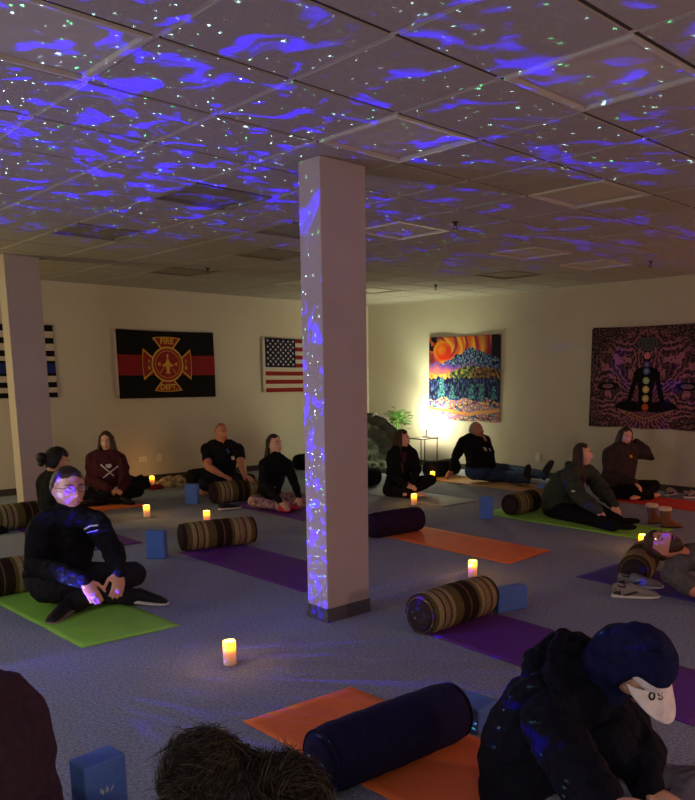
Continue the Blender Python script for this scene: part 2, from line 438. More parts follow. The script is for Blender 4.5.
block((2.47, 2.10), V+.9, (.155, .235, .11), 'blue foam yoga block lying behind the right end of the navy bolster')

# ------------------------------------------------------------------ candles
def candle_mat():
    m = bpy.data.materials.new('candle_wax'); m.use_nodes = True
    nt = m.node_tree; N = nt.nodes; L = nt.links; b = N['Principled BSDF']
    b.inputs['Base Color'].default_value = lin((244, 226, 196)); b.inputs['Roughness'].default_value = .5
    tc = N.new('ShaderNodeTexCoord'); sp = N.new('ShaderNodeSeparateXYZ'); L.new(tc.outputs['Generated'], sp.inputs[0])
    r = N.new('ShaderNodeValToRGB'); e = r.color_ramp.elements
    e[0].position = 0; e[0].color = lin((130, 70, 34)); e[1].position = .48; e[1].color = lin((200, 96, 22))
    x = e.new(.62); x.color = lin((255, 140, 10)); x = e.new(.78); x.color = lin((255, 178, 20)); x = e.new(1.0); x.color = lin((255, 150, 10))
    s = N.new('ShaderNodeValToRGB'); q = s.color_ramp.elements
    q[0].position = .1; q[0].color = (.10, .10, .10, 1); q[1].position = .85; q[1].color = (1, 1, 1, 1); x = q.new(.5); x.color = (.28, .28, .28, 1)
    L.new(sp.outputs[2], r.inputs[0]); L.new(sp.outputs[2], s.inputs[0]); L.new(r.outputs[0], b.inputs['Emission Color'])
    k = N.new('ShaderNodeMath'); k.operation = 'MULTIPLY'; k.inputs[1].default_value = CANDLE; L.new(s.outputs[0], k.inputs[0]); L.new(k.outputs[0], b.inputs['Emission Strength'])
    return m
CANDLE = 1.6
M['candle'] = candle_mat()
M['flame'] = mat('flame_tip', (255, 200, 80), .4, .2, emit=(255, 190, 60), estr=6)
def candle(x, y, label, h=.128, r=.034):
    t = thing('candle', label, 'candle', (x, y, 0), 0, 'battery candles on the carpet')
    prof = [(r*.96, .001), (r, .004), (r, h*.5), (r, h-.004), (r*.93, h), (r*.8, h-.003), (r*.72, h-.022), (.01, h-.024)]
    MB().lathe(prof, 24).build('wax_body', M['candle'], t)
    MB().lathe([(.001, h-.026), (.005, h-.02), (.0065, h-.012), (.004, h-.002), (.0006, h+.008)], 10).build('flame_tip', M['flame'], t)
    ld = bpy.data.lights.new('candle_glow', 'POINT'); ld.energy = CPOW; ld.color = (1, .48, .12); ld.shadow_soft_size = .02
    lo = bpy.data.objects.new('candle_glow', ld); COL.objects.link(lo); lo.parent = t; lo.location = (0, 0, h+.03)
CPOW = .45
for (px_, py_, lb) in ((230, 664, 'lit candle alone on the carpet in the left foreground'), (147, 517, 'lit candle on the carpet in front of the woman in the maroon hoodie'),
                       (207, 523, 'lit candle just behind the striped bolster left of the near pillar'),
                       (472.5, 577, 'lit candle behind the nearest striped bolster'), (414, 505, 'lit candle right behind the plum bolster'),
                       (642, 549, 'lit candle by the head of the lying man')):
    P = Zp(px_, py_); candle(P.x, P.y, lb)
P = Dp(432.5, 475, 1); 
P = Zp(432.5, 480.5); candle(P.x, P.y, 'lit candle in the lamp corner left of the reclining man')
P = Zp(155.3, 483); candle(5.12, 10.12, 'lit candle against the back wall beside the pile of clothes')

# ------------------------------------------------------------------ flags and hangings
def wavy(u, v, a=.012, k=3.0, s=0): return a*math.sin(k*PI*u+1.3*v+s)+a*.6*math.sin(7*u+5*v+s)
M['fl_black'] = mat('black_bunting', (22, 20, 22), .85, .1, bump=.1)
M['fl_red'] = mat('red_bunting', (132, 36, 42), .85, .1, bump=.1)
M['fl_blue'] = mat('blue_bunting', (34, 50, 112), .85, .1, bump=.1)
M['fl_white'] = mat('white_bunting', (192, 180, 168), .85, .1, bump=.1)
M['fl_navy'] = mat('navy_bunting', (26, 30, 62), .85, .1, bump=.1)
M['fl_gold'] = mat('gold_print', (206, 160, 62), .7, .2)
M['fl_crimson'] = mat('crimson_print', (140, 34, 36), .8, .2)
M['grommet'] = mat('brass_grommet', (160, 130, 70), .35, .5, metal=1)
def flag_cloth(name, w, h, rows, cols, pick, mats, parent, nx=60, ny=26, amp=.006, s=0, sub=None):
    """vertical cloth in the local x-z plane, top left at the origin, facing -y"""
    xs = sorted(set([round(i/nx, 5) for i in range(nx+1)]+[round(c, 5) for c in cols]))
    zs = sorted(set([round(j/ny, 5) for j in range(ny+1)]+[round(c, 5) for c in rows]))
    b = MB(); vs = []; n = len(xs)
    for side in (0, .0015):
        for v in zs:
            for u in xs:
                vs.append((u*w, -.010-wavy(u, v, amp, 3, s)-amp*1.6+side, -v*h-.012*math.sin(PI*u)*(1-v)))
    N_ = n*len(zs); fs = []; ms = []
    for j in range(len(zs)-1):
        for i in range(n-1):
            a = j*n+i; mi = pick((xs[i]+xs[i+1])/2, (zs[j]+zs[j+1])/2)
            fs.append((a, a+n, a+n+1, a+1)); ms.append(mi)
            fs.append((a+N_, a+N_+1, a+N_+n+1, a+N_+n)); ms.append(mi)
    b.v = vs; b.f = fs; b.m = ms; b.s = [True]*len(fs)
    return b.build(name, mats, parent)
def on_cloth(u, v, w, h, amp, s, off=.004):
    return Vector((u*w, -.010-wavy(u, v, amp, 3, s)-amp*1.6-off, -v*h-.012*math.sin(PI*u)*(1-v)))
def grommets(t, w, h):
    for z in (-.03, -h+.03):
        MB().lathe([(.006, 0), (.006, .003), (.012, .003), (.012, 0)], 12, 0, Matrix.Translation((.02, -.026, z)) @ Matrix.Rotation(PI/2, 4, 'X')).build('grommet', M['grommet'], t)

# stars and stripes
w, h = 1.50, .86
t = thing('flag', 'red, white and blue flag with stars and stripes on the back wall', 'flag', (7.29, YB-.002, 2.10))
def pick_us(u, v):
    if u < .035: return 1
    if u < .44 and v < 7/13: return 2
    return 0 if int(v*13) % 2 == 0 else 1
cl = flag_cloth('stripes', w, h, [k/13 for k in range(14)], [.035, .44], pick_us, [M['fl_red'], M['fl_white'], M['fl_navy']], t)
st = MB()
for r_ in range(9):
    for c in range(6 if r_ % 2 == 0 else 5):
        u = .035+.405*((1 if r_ % 2 == 0 else 2)+2*c)/12; v = 7/13*(r_+1)/10
        ce = on_cloth(u, v, w, h, .006, 0)
        pts = [ce]+[ce+Vector(((.026 if k % 2 == 0 else .011)*math.sin(k*PI/5), 0, (.026 if k % 2 == 0 else .011)*math.cos(k*PI/5))) for k in range(10)]
        st.add(pts, [(0, 1+(k+1) % 10, 1+k) for k in range(10)])
st.build('stars', M['fl_white'], cl); grommets(t, w, h)

# black, white and blue striped flag
w, h = 1.50, .92
t = thing('flag', 'black and white striped flag with one blue stripe behind the far left pillar', 'flag', (2.56, YB-.002, 2.15))
bd = [0, .085, .175, .255, .35, .43, .49, .53, .66, .70, .785, .86, .93, 1.0]
def pick_bl(u, v):
    k = max(i for i in range(len(bd)) if v >= bd[i]-1e-6)
    if u < .42 and v < .49: return 0
    return {0: 0, 2: 0, 4: 0, 6: 0, 7: 2, 8: 0, 10: 0, 12: 0}.get(k, 1)
cl = flag_cloth('stripes', w, h, bd, [.42], pick_bl, [M['fl_black'], M['fl_white'], M['fl_blue']], t, s=2)
st = MB()
for r_ in range(9):
    for c in range(6 if r_ % 2 == 0 else 5):
        u = .42*((1 if r_ % 2 == 0 else 2)+2*c)/12; v = .49*(r_+1)/10
        ce = on_cloth(u, v, w, h, .006, 2)
        pts = [ce]+[ce+Vector(((.024 if k % 2 == 0 else .01)*math.sin(k*PI/5), 0, (.024 if k % 2 == 0 else .01)*math.cos(k*PI/5))) for k in range(10)]
        st.add(pts, [(0, 1+(k+1) % 10, 1+k) for k in range(10)])
st.build('stars', M['fl_white'], cl)

# fire department flag
w, h = 1.56, .95; AMP = .006
t = thing('flag', 'black flag with a red band and a fire department cross emblem on the back wall', 'flag', (4.86, YB-.002, 2.14))
def pick_fd(u, v):
    if u < .028: return 2
    return 1 if .36 < v < .66 else 0
cl = flag_cloth('banner', w, h, [.36, .66], [.028], pick_fd, [M['fl_black'], M['fl_red'], M['fl_white']], t, s=4); grommets(t, w, h)
ECX, ECZ, ER = .785, -.475, .43
def lay(x, z, off): return Vector((x, -.033-off, z))
def arm(ang, k=1.0, rr=1.0):
    """one flared arm of the cross, as an outline"""
    out = []
    for i in range(9):
        a = -1+2*i/8; th = a*R(31)*k; rad = ER*rr*(1.0-.10*(1-a*a))
        out.append((rad*math.sin(th)*1.0, rad*math.cos(th)))
    inn = [(ER*.5*math.sin(R(b)*k), ER*.5*math.cos(R(b)*k)) for b in (22, 11, 0, -11, -22)]
    pts = out+inn; c, s = math.cos(ang), math.sin(ang)
    return [(x*c+z*s, -x*s+z*c) for x, z in pts]
gold = MB(); red = MB()
for q in range(4):
    p = arm(q*PI/2); gold.add([lay(ECX+x, ECZ+z, 0) for x, z in p], [tuple(range(len(p)))])
    cx_, cz_ = sum(x for x, z in p)/len(p), sum(z for x, z in p)/len(p)
    red.add([lay(ECX+cx_+(x-cx_)*.84, ECZ+cz_+(z-cz_)*.84, .002) for x, z in p], [tuple(range(len(p)))])
def disc(b, r, off, n=40): b.add([lay(ECX+r*math.cos(2*PI*k/n), ECZ+r*math.sin(2*PI*k/n), off) for k in range(n)], [tuple(range(n))])
disc(gold, .250, .003); disc(red, .225, .004)
ring = MB(); n = 40
for r1, r2 in ((.195, .187),):
    vs = [lay(ECX+r_*math.cos(2*PI*k/n), ECZ+r_*math.sin(2*PI*k/n), .005) for k in range(n) for r_ in (r1, r2)]
    ring.add(vs, [(2*k, 2*k+1, (2*k+3) % (2*n), (2*k+2) % (2*n)) for k in range(n)])
em = gold.build('emblem', M['fl_gold'], t); red.build('emblem_field', M['fl_crimson'], em); ring.build('emblem_ring', M['fl_gold'], em)
sy = MB()   # helmet, ladder and hydrant shapes
def poly(pts, off=.006): sy.add([lay(ECX+x, ECZ+z, off) for x, z in pts], [tuple(range(len(pts)))])
poly([(-.055, .005), (-.03, .035), (-.012, .075), (.012, .075), (.03, .035), (.055, .005), (.10, -.015), (.06, -.03), (-.06, -.03), (-.10, -.015)])
poly([(-.028, -.035), (.028, -.035), (.02, -.10), (.04, -.13), (-.04, -.13), (-.02, -.10)])
poly([(-.008, .08), (.008, .08), (.014, .14), (-.014, .14)])
for s in (-1, 1):
    poly([(s*.05, -.04), (s*.058, -.04), (s*.13, -.12), (s*.12, -.125)]); poly([(s*.11, .02), (s*.15, .03), (s*.15, -.02), (s*.11, -.01)])
sy.build('fire_symbols', M['fl_gold'], em)
def text_obj(name, s, size, m, parent, M4, ext=.0005, align='CENTER', font=None, bold=0, space=1):
    cu = bpy.data.curves.new(name, 'FONT'); cu.body = s; cu.size = size; cu.align_x = align; cu.align_y = 'CENTER'; cu.extrude = ext; cu.offset = bold; cu.space_character = space
    o = bpy.data.objects.new(name, cu); COL.objects.link(o); cu.materials.append(m)
    dg = bpy.context.evaluated_depsgraph_get(); dg.update()
    me = bpy.data.meshes.new_from_object(o.evaluated_get(dg)); bpy.data.objects.remove(o)
    o = bpy.data.objects.new(name, me); COL.objects.link(o); o.parent = parent; o.matrix_local = M4
    return o
UP = Matrix.Rotation(PI/2, 4, 'X')
text_obj('lettering', 'FIRE', .115, M['fl_gold'], em, Matrix.Translation((ECX, -.041, ECZ+.322)) @ UP, bold=.003)
text_obj('lettering', 'DEPT.', .105, M['fl_gold'], em, Matrix.Translation((ECX, -.041, ECZ-.322)) @ UP, bold=.003)
sp = MB()
for s in (-1, 1):   # small tools on the side arms
    for dz in (-.05, .05):
        sp.add([lay(ECX+s*.30+a*.02-s*.01, ECZ+b*.05+dz*.4, .006) for a, b in ((-1, -1), (1, -1), (.4, 1), (-.4, 1))], [(0, 1, 2, 3)])
sp.build('arm_symbols', M['fl_gold'], em)

# printed wall hangings
def hanging(name, label, y0, y1, z0, z1, nx, ny, paint, s=0):
    """on the right wall: u runs from the far edge (y1) to the near edge (y0), v from top to bottom"""
    t = thing(name, label, 'tapestry', (XR-.002, y1, z1), -PI/2)
    W, H = y1-y0, z1-z0
    b = MB(); cols = []
    for j in range(ny+1):
        for i in range(nx+1):
            u, v = i/nx, j/ny
            b.v.append((u*W, -.010-wavy(u, v, .005, 3, s)-.006, -v*H-.012*math.sin(PI*u)*(1-v)-.006*math.sin(5*PI*u)*(v)))
            cols.append(paint(u, v))
    n = nx+1
    b.f = [(j*n+i, j*n+n+i, j*n+n+i+1, j*n+i+1) for j in range(ny) for i in range(nx)]
    b.m = [0]*len(b.f); b.s = [True]*len(b.f)
    o = b.build('printed_cloth', attr_mat(name+'_print'), t)
    a = o.data.color_attributes.new('print', 'FLOAT_COLOR', 'POINT')
    a.data.foreach_set('color', [c for q in cols for c in lin(q)])
    sd = o.modifiers.new('s', 'SOLIDIFY'); sd.thickness = .0015; sd.offset = -1
    for x in (.015, W-.015):
        MB().lathe([(.006, 0), (.007, .004), (.003, .007), (.0005, .008)], 10, 0, Matrix.Translation((x, -.022, -.012)) @ Matrix.Rotation(PI/2, 4, 'X')).build('pushpin', M['plastic_white'], t)
    return t
def nz(x, y, s=0, o=1): return mnoise.noise(Vector((x, y, s)))
def mixc(a, b, t): t = max(0, min(1, t)); return tuple(a[i]*(1-t)+b[i]*t for i in range(3))
def mountain(u, v):
    x, y = u*1.0, v
    # sky of flowing orange bands round the sun
    sx, sy, sr = .20, .165, .125
    d = math.hypot((x-sx)*.95, (y-sy)*1.05)
    ang = math.atan2(y-sy, x-sx)
    sky = mixc((232, 96, 40), (250, 180, 70), .5+.5*math.sin(d*60+2.5*nz(x*6, y*6, 1)*2))
    sky = mixc(sky, (70, 14, 60), 1.3*(abs(x-.5)*1.7-.35)+.6*nz(x*5, y*5, 3))
    band = math.sin(d*44+3*ang+2*nz(x*4, y*4, 7))
    if band > .62: sky = mixc(sky, (150, 30, 70), .8)
    if x > .88: sky = (34, 22, 46)
    if x < .12 and y < .2: sky = (24, 20, 30) if nz(x*18, y*18, 2) > -.1 else (210, 90, 50)
    col = sky
    if d < sr: col = mixc((226, 52, 30), (246, 140, 40), (.5-(x-sx)*4-(y-sy)*5)+.25*math.sin(d*60))
    peak = .125+.34*abs(x-.60)**.9 + .035*nz(x*14, 0, 4)
    if x < .60: peak = .125+.46*(.60-x)**.95+.03*nz(x*14, 0, 4)
    if y > peak:
        k = nz(x*44+y*20, y*40-x*26, 5)
        col = mixc((30, 48, 112), (150, 176, 206), .42+1.5*k)
        if nz(x*52, y*20, 9) > .18: col = (24, 26, 66)
        if y > peak+.16: col = mixc(col, (150, 110, 170), .5+k)
    # pink/orange foothill band on the left
    r1 = .30+.10*x+.02*math.sin(x*40)
    if x < .45 and y > r1: col = mixc((110, 70, 190), (250, 120, 110), (y-r1)*9+.4*nz(x*30, y*10, 6))
    r2 = .40+.05*math.sin(x*7+.5)+.015*nz(x*30, 0, 8)
    if y > r2: col = mixc((40, 60, 60), (210, 190, 90), .35+1.3*nz(x*24, y*34, 10)) if x > .3 else mixc((230, 110, 60), (250, 210, 90), .5+nz(x*20, y*20, 11))
    if x > .62 and y > .36+.2*abs(x-.8): col = mixc((60, 40, 50), (178, 130, 80), .5+1.5*nz(x*40-y*20, y*30, 12))
    # forest
    tr = .47+.03*abs(math.sin(x*46))+.03*nz(x*10, 0, 13)
    if y > tr:
        k = nz(x*50, y*14, 14)
        col = mixc((16, 16, 50), (62, 66, 150), .35+1.4*k)
        if nz(x*60, y*20, 15) > .3: col = (70, 120, 140)
        for cx_, w_, t0 in ((.19, .05, .46), (.34, .045, .58), (.62, .05, .56), (.76, .045, .56), (.92, .04, .58)):
            if t0 < y < .74 and abs(x-cx_) < w_*(.35+.65*(y-t0)/(.74-t0))*(.7+.5*nz(y*40, cx_*9, 16)+.3):
                col = mixc((96, 170, 170), (30, 50, 96), .5+1.8*nz(x*70, y*50, 17))
    fl = .745+.02*math.sin(x*21)
    if y > fl:
        k = math.sin((y*38+x*9)+5*nz(x*4, y*8, 18))
        col = mixc((60, 50, 130), (170, 120, 180), .5+.5*k)
        if nz(x*34, y*44, 19) > .12: col = (226, 120, 90)
        if nz(x*36+9, y*40, 20) > .22: col = (240, 200, 110)
        if nz(x*40, y*46, 21) > .26: col = (70, 150, 170)
        if abs((y-.88)-.10*(x-.2)) < .018 and x < .6: col = (240, 150, 70)
        if abs((y-.86)+.16*(x-1)) < .02 and x > .6: col = (244, 170, 100)
    return tuple(v*.80 for v in col)
hanging('tapestry', 'colourful tapestry of a red sun over snowy mountains beside the lamp', 7.54, 9.02, .785, 2.115, 150, 150, mountain)
def mandala(u, v):
    x = (u-.497)*1.26; y = v; ax = abs(x)
    base = (40, 30, 35)
    # small ornament over the whole cloth
    k = nz(x*60, y*60, 1)
    col = mixc(base, (124, 94, 96), .25+1.6*k)
    # flowing plumes out from the figure
    r_ = math.hypot(x, y-.62); th = math.atan2(.80-y, ax)
    n1 = nz(ax*5, y*5, 2)
    s = math.sin(th*30+14*n1+r_*10+3*nz(ax*22, y*22, 8))
    body = 1-min(1, max(0, (r_-.50)/.16))
    if s > .55: col = mixc(col, (178, 104, 126), .85*body)
    elif s < -.2: col = mixc(col, (62, 32, 52), .6*body)
    c2 = math.sin(r_*90+12*nz(ax*9, y*9, 3))
    if c2 > .88 and body > .05: col = mixc(col, (170, 116, 100), .55)
    # eye shapes low on both sides
    ex, ey = (ax-.42)/.12, (y-.585)/.042
    if ex*ex+ey*ey < 1: col = (26, 20, 24) if ex*ex+ey*ey > .3 else (120, 90, 90)
    # headdress above
    e2 = math.hypot(x*1.1, (y-.17)*2)
    if e2 < .12: col = mixc((80, 100, 96), (60, 34, 50), .5+.5*math.sin(e2*160))
    if abs((y-.235)+1.1*ax*ax*3-.02) < .004 and ax < .16: col = (120, 116, 112)
    # seated dark figure
    fig = False
    if math.hypot(x/.045, (y-.30)/.065) < 1: fig = True            # head
    if .34 < y < .42 and ax < .035+.0*(y): fig = True
    if .40 <= y < .78 and ax < .115*min(1, (y-.385)/.03)-.045*min(1, max(0, y-.45)/.2) : fig = True
    if .44 < y < .74 and abs(ax-(.115+.20*max(0, y-.50)**1.15*1.6)) < .026: fig = True
    if ((ax-.14)/.19)**2+((y-.785)/.052)**2 < 1: fig = True        # crossed legs
    if fig: col = (22, 16, 20)
    o = math.hypot(x/.33, (y-.62)/.33)
    if ax < .30 and abs((y-.90)+.28*ax) < .006: col = (168, 116, 76)
    if ax < .24 and abs((y-.94)+.34*ax) < .005: col = (170, 110, 90)
    for cy_, c in ((.285, (206, 120, 120)), (.37, (92, 70, 128)), (.435, (92, 104, 150)), (.525, (150, 176, 120)), (.612, (206, 186, 84)), (.70, (206, 172, 96)), (.785, (196, 84, 40))):
        d = math.hypot(x, (y-cy_)*1.0)
        if d < .034: col = c if d > .014 or cy_ in (.285, .785) else mixc(c, (255, 250, 220), .35)
        elif d < .041: col = (20, 16, 18)
    return col
hanging('tapestry', 'dark tapestry of a seated figure with a column of seven coloured discs', 4.29, 5.97, .80, 2.13, 260, 210, mandala, 3)

# ------------------------------------------------------------------ lamp corner
M['lamp_glow'] = mat('lit_lamp_shade', (255, 250, 225), .5, .2, emit=(255, 246, 205), estr=26)
M['wood_dark'] = mat('dark_wood', (48, 36, 28), .5, .3, noise=.2, nscale=12)
M['leaf'] = mat('leaf', (70, 120, 40), .5, .4, noise=.2, nscale=20)
M['pot'] = mat('ceramic_pot', (90, 84, 76), .4, .4)
tp = thing('side_table', 'small dark side table with thin legs under the lamp in the back corner', 'side table', (9.25, 8.86, 0))
tz = .50
bevel(MB().box((-.21, -.16, tz-.02), (.21, .16, tz)).build('table_top', M['wood_dark'], tp), .004)
for sx in (-1, 1):
    for sy_ in (-1, 1):
        MB().tube([(sx*.19, sy_*.14, .002), (sx*.19, sy_*.14, tz-.02)], .009, 8, dome=False).build('leg', M['wood_dark'], tp)
lp = thing('table_lamp', 'brightly glowing lamp on the side table in the back corner', 'lamp', (9.33, 8.86, tz))
MB().lathe([(.07, .0), (.072, .012), (.02, .02), (.012, .05), (.012, .13), (.03, .135)], 20).build('base', M['wood_dark'], lp)
MB().lathe([(.075, .14), (.085, .16), (.085, .36), (.08, .375)], 24).build('lamp_shade', M['lamp_glow'], lp)
fp = thing('potted_plant', 'green leafy potted plant beside the glowing lamp', 'plant', (9.16, 9.36, 0))
MB().lathe([(.02, .003), (.13, .003), (.17, .30), (.185, .31), (.185, .34), (.16, .34), (.155, .30)], 24).build('pot', M['pot'], fp)
rn = random.Random(5)
lf = MB(); stm = MB()
for k in range(20):
    a = rn.uniform(0, 2*PI); hgt = rn.uniform(.72, .98); sp_ = rn.uniform(.03, .17)
    top = Vector((sp_*math.cos(a), sp_*math.sin(a), hgt))
    stm.tube([(0.02*math.cos(a), .02*math.sin(a), .31), (top.x*.4, top.y*.4, hgt*.7), top], [.006, .004, .003], 5)
    for q in range(5):
        b_ = a+rn.uniform(-1.3, 1.3); d = Vector((math.cos(b_), math.sin(b_), rn.uniform(-.35, .45))).normalized()
        s = d.cross(Vector((0, 0, 1))).normalized(); L_ = rn.uniform(.10, .17); p0 = top-Vector((0, 0, .05*q*rn.random()))
        nrm = s.cross(d)
        vs = [p0, p0+d*L_*.35+s*L_*.24, p0+d*L_*.75+s*L_*.16, p0+d*L_-nrm*.01, p0+d*L_*.75-s*L_*.16, p0+d*L_*.35-s*L_*.24, p0+d*L_*.5-nrm*.008]
        lf.add(vs, [(0, 1, 6), (1, 2, 6), (2, 3, 6), (3, 4, 6), (4, 5, 6), (5, 0, 6)], 0, True)
stm.build('stems', M['leaf'], fp); lf.build('foliage', M['leaf'], fp)

# round saucer chair with a padded cover
M['plush'] = mat('grey_green_plush', (92, 96, 84), .9, .2, noise=.25, nscale=14, bump=.5, bscale=22, sheen=.4)
ch = thing('saucer_chair', 'round padded saucer chair with ribbed dark cover between the near pillar and the plant', 'chair', (8.38, 9.10, 0), 0)
tilt = Matrix.Translation((0, 0, .47)) @ Matrix.Rotation(R(-10), 4, 'Z') @ Matrix.Rotation(R(58), 4, 'X')
pd = MB(); nr, na = 12, 72
rings = []
for k in range(nr+1):
    q = k/nr; rad = .05+.43*math.sin(q*PI/2); ring = []
    for j in range(na):
        a = 2*PI*j/na
        rib = 1+.07*abs(math.sin(a*7))*(q**.7)
        ring.append(tilt @ Vector((rad*rib*math.cos(a), rad*rib*math.sin(a), -.20+.24*q*q+.08*abs(math.sin(a*7+q*2))*q+.045*math.sin(q*17))))
    rings.append(ring)
for k in range(nr, -1, -1):
    q = k/nr; rad = .05+.47*math.sin(q*PI/2)
    rings.append([tilt @ Vector((rad*math.cos(2*PI*j/na), rad*math.sin(2*PI*j/na), -.29+.25*q*q)) for j in range(na)])
pd.loft(rings, 0, True, True); pd.build('padded_seat', M['plush'], ch)
pts = [tilt @ Vector((.485*math.cos(2*PI*j/40), .485*math.sin(2*PI*j/40), .02)) for j in range(41)]
MB().tube(pts, .012, 8, dome=False).build('frame_ring', M['dark_slot'], ch)
for a in (40, 140, 220, 320):
    p = tilt @ Vector((.4*math.cos(R(a)), .4*math.sin(R(a)), -.1))
    MB().tube([p, (.40*math.cos(R(a+8)), .34*math.sin(R(a+8)), .011)], .011, 8).build('leg', M['dark_slot'], ch)

# ------------------------------------------------------------------ things lying about
M['cloth_floral'] = mat('patterned_blanket', (190, 160, 130), .9, .1, noise=.6, nscale=22)
M['cloth_red'] = mat('red_cloth', (120, 30, 34), .9, .1, noise=.2, nscale=20)
def heap(name, c, size, m, label, cat, seed=0, nn=30, bulge=1.0):
    b = MB(); rings = []
    for k in range(13):
        q = k/12; ring = []
        for j in range(nn):
            a = 2*PI*j/nn; rr = math.cos(q*PI/2)**.55
            w_ = 1+.30*mnoise.noise(Vector((math.cos(a)*1.6+seed, math.sin(a)*1.6, q*2)))
            z = size[2]*math.sin(q*PI/2)*(1+.5*mnoise.noise(Vector((math.cos(a)*rr*2.2+seed*3, math.sin(a)*rr*2.2, 4))))
            ring.append((size[0]*rr*w_*math.cos(a)+.001, size[1]*rr*w_*math.sin(a), max(.003, z)))
        rings.append(ring)
    b.loft(rings, 0, True, True)
    o = b.build(name, m); o.location = (c[0], c[1], 0)
    dt = bpy.data.textures.get('folds') or bpy.data.textures.new('folds', 'CLOUDS'); dt.noise_scale = .09
    return tag(o, label, cat)
heap('coat', (4.78, 9.98), (.22, .18, .17), M['black_cloth'], 'crumpled black coat on the floor by the back wall left of the far candle', 'coat', 1)
heap('scarf', (4.98, 9.72), (.10, .06, .06), M['cloth_red'], 'dark red cloth in front of the crumpled black coat by the back wall', 'cloth', 5)
P = Zp(173, 486); heap('blanket', (P.x, P.y), (.24, .13, .12), M['cloth_floral'], 'patterned tan blanket heaped on the floor by the back wall right of the far candle', 'blanket', 2)
M['bundle'] = mat('brown_fleece', (150, 112, 76), .95, .1, noise=.3, nscale=30, bump=.5, bscale=60, sheen=.4)

# shoes
M['shoe_grey'] = mat('grey_mesh_fabric', (142, 132, 130), .8, .2, noise=.15, nscale=90, bump=.3, bscale=300)
M['shoe_dark'] = mat('dark_trim', (46, 44, 48), .6, .3)
M['sole'] = mat('white_rubber', (222, 218, 212), .6, .3)
M['shoe_black'] = mat('black_shoe', (22, 22, 25), .6, .3, bump=.1)
M['boot'] = mat('brown_suede', (126, 84, 58), .9, .15, noise=.12, nscale=30, bump=.2, bscale=120)
M['fleece'] = mat('cream_fleece', (226, 200, 170), .95, .1, bump=.6, bscale=90, sheen=.4)
M['lace'] = mat('dark_lace', (92, 42, 46), .8, .2)
def shoe(M4, parent, upper, sole, lace=True, L_=.29, low=False, trim=None):
    """a trainer along local +x, heel at 0"""
    def ring(x, w, z0, z1, n=16):
        return [M4 @ Vector((x, w*math.cos(2*PI*k/n), z0+(z1-z0)*(.5+.5*math.sin(2*PI*k/n))**.8)) for k in range(n)]
    q = L_/.29
    so = MB().loft([ring(x*q, w, .001+u, z) for x, w, u, z in ((-.004, .018, .008, .032), (.01, .033, .002, .038), (.07, .036, 0, .034), (.13, .034, 0, .028), (.2, .047, 0, .026), (.26, .042, .002, .028), (.283, .032, .006, .03), (.294, .018, .012, .028))])
    so.build('sole', sole, parent)
    k = .6 if low else 1
    up = MB().loft([ring(x*q, w, .016, .03+(z-.03)*k) for x, w, z in ((.0, .014, .092), (.006, .029, .108), (.03, .035, .104), (.07, .037, .094), (.10, .036, .112), (.125, .038, .106), (.17, .044, .088), (.21, .046, .074), (.25, .041, .060), (.275, .034, .048), (.288, .022, .034))])
    u = up.build('upper', upper, parent)
    if trim:
        b = MB()
        for s in (-1, 1):
            b.add([M4 @ Vector(p) for p in ((.05*q, s*.0375, .03), (.09*q, s*.0375, .03), (.17*q, s*.0415, .062), (.14*q, s*.039, .066))], [(0, 1, 2, 3), (3, 2, 1, 0)])
            b.add([M4 @ Vector(p) for p in ((.0, s*.024, .04), (.045*q, s*.0365, .032), (.04*q, s*.036, .07), (.006, s*.029, .08))], [(0, 1, 2, 3), (3, 2, 1, 0)])
        b.build('side_panel', trim, parent)
    if lace:
        b = MB()
        for i in range(5):
            x = .11+i*.02
            b.tube([M4 @ Vector((x*q, -.022, .083-.3*(x-.11)*1.2)), M4 @ Vector((x*q+.004, 0, .099-.36*(x-.11)*1.2)), M4 @ Vector((x*q, .022, .083-.3*(x-.11)*1.2))], .0032, 5)
        b.build('laces', M['lace'], parent)
        op = MB().tube([M4 @ Vector(p) for p in ((.012, 0, .094), (.03, .024, .09), (.07, .026, .084), (.10, .0, .098), (.07, -.026, .084), (.03, -.024, .09), (.012, 0, .094))], .0065, 6, dome=False)
        op.build('collar', M['shoe_dark'], parent)
for (P, a, lb) in ((Zp(612, 597), -.80, 'grey running shoe with a white sole, nearer of the pair by the lying man'), (Zp(617, 586), -.95, 'grey running shoe, farther of the pair by the lying man')):
    t = thing('running_shoe', lb, 'shoe', (P.x-.03, P.y-.02, .0), a-.02, 'grey running shoes'); shoe(Matrix.Identity(4), t, M['shoe_grey'], M['sole'], True, .31, trim=M['shoe_dark'])
def boot(P, a, lb, lean=0):
    t = thing('boot', lb, 'boot', (P[0], P[1], 0), a, 'tan winter boots'); t.scale = (.86, .86, .86)
    n = 18
    def ring(cx_, cz, rx, ry, ny_=0): return [Vector((cx_+rx*math.cos(2*PI*k/n)+lean*max(0, cz-.1), ry*math.sin(2*PI*k/n), cz+ny_*math.cos(2*PI*k/n))) for k in range(n)]
    MB().loft([ring(.07, .004, .13, .042), ring(.07, .022, .135, .045), ring(.07, .024, .12, .04)]).build('sole', M['shoe_dark'], t)
    MB().loft([ring(.07, .02, .128, .042), ring(.065, .05, .118, .044), ring(.03, .085, .085, .046, -.01), ring(.0, .12, .058, .05), ring(-.005, .17, .058, .054), ring(-.005, .225, .062, .058)], 0, True, False).build('suede_upper', M['boot'], t)
    MB().loft([ring(-.005, .205, .064, .060), ring(-.005, .212, .074, .069), ring(-.005, .235, .077, .072), ring(-.005, .246, .066, .062), ring(-.005, .238, .05, .046), ring(-.005, .20, .048, .045)], 0, True, False).build('fleece_cuff', M['fleece'], t)
P = Zp(652, 524); boot(P, -.3, 'left one of the two brown suede boots with cream fleece cuffs', -.1)
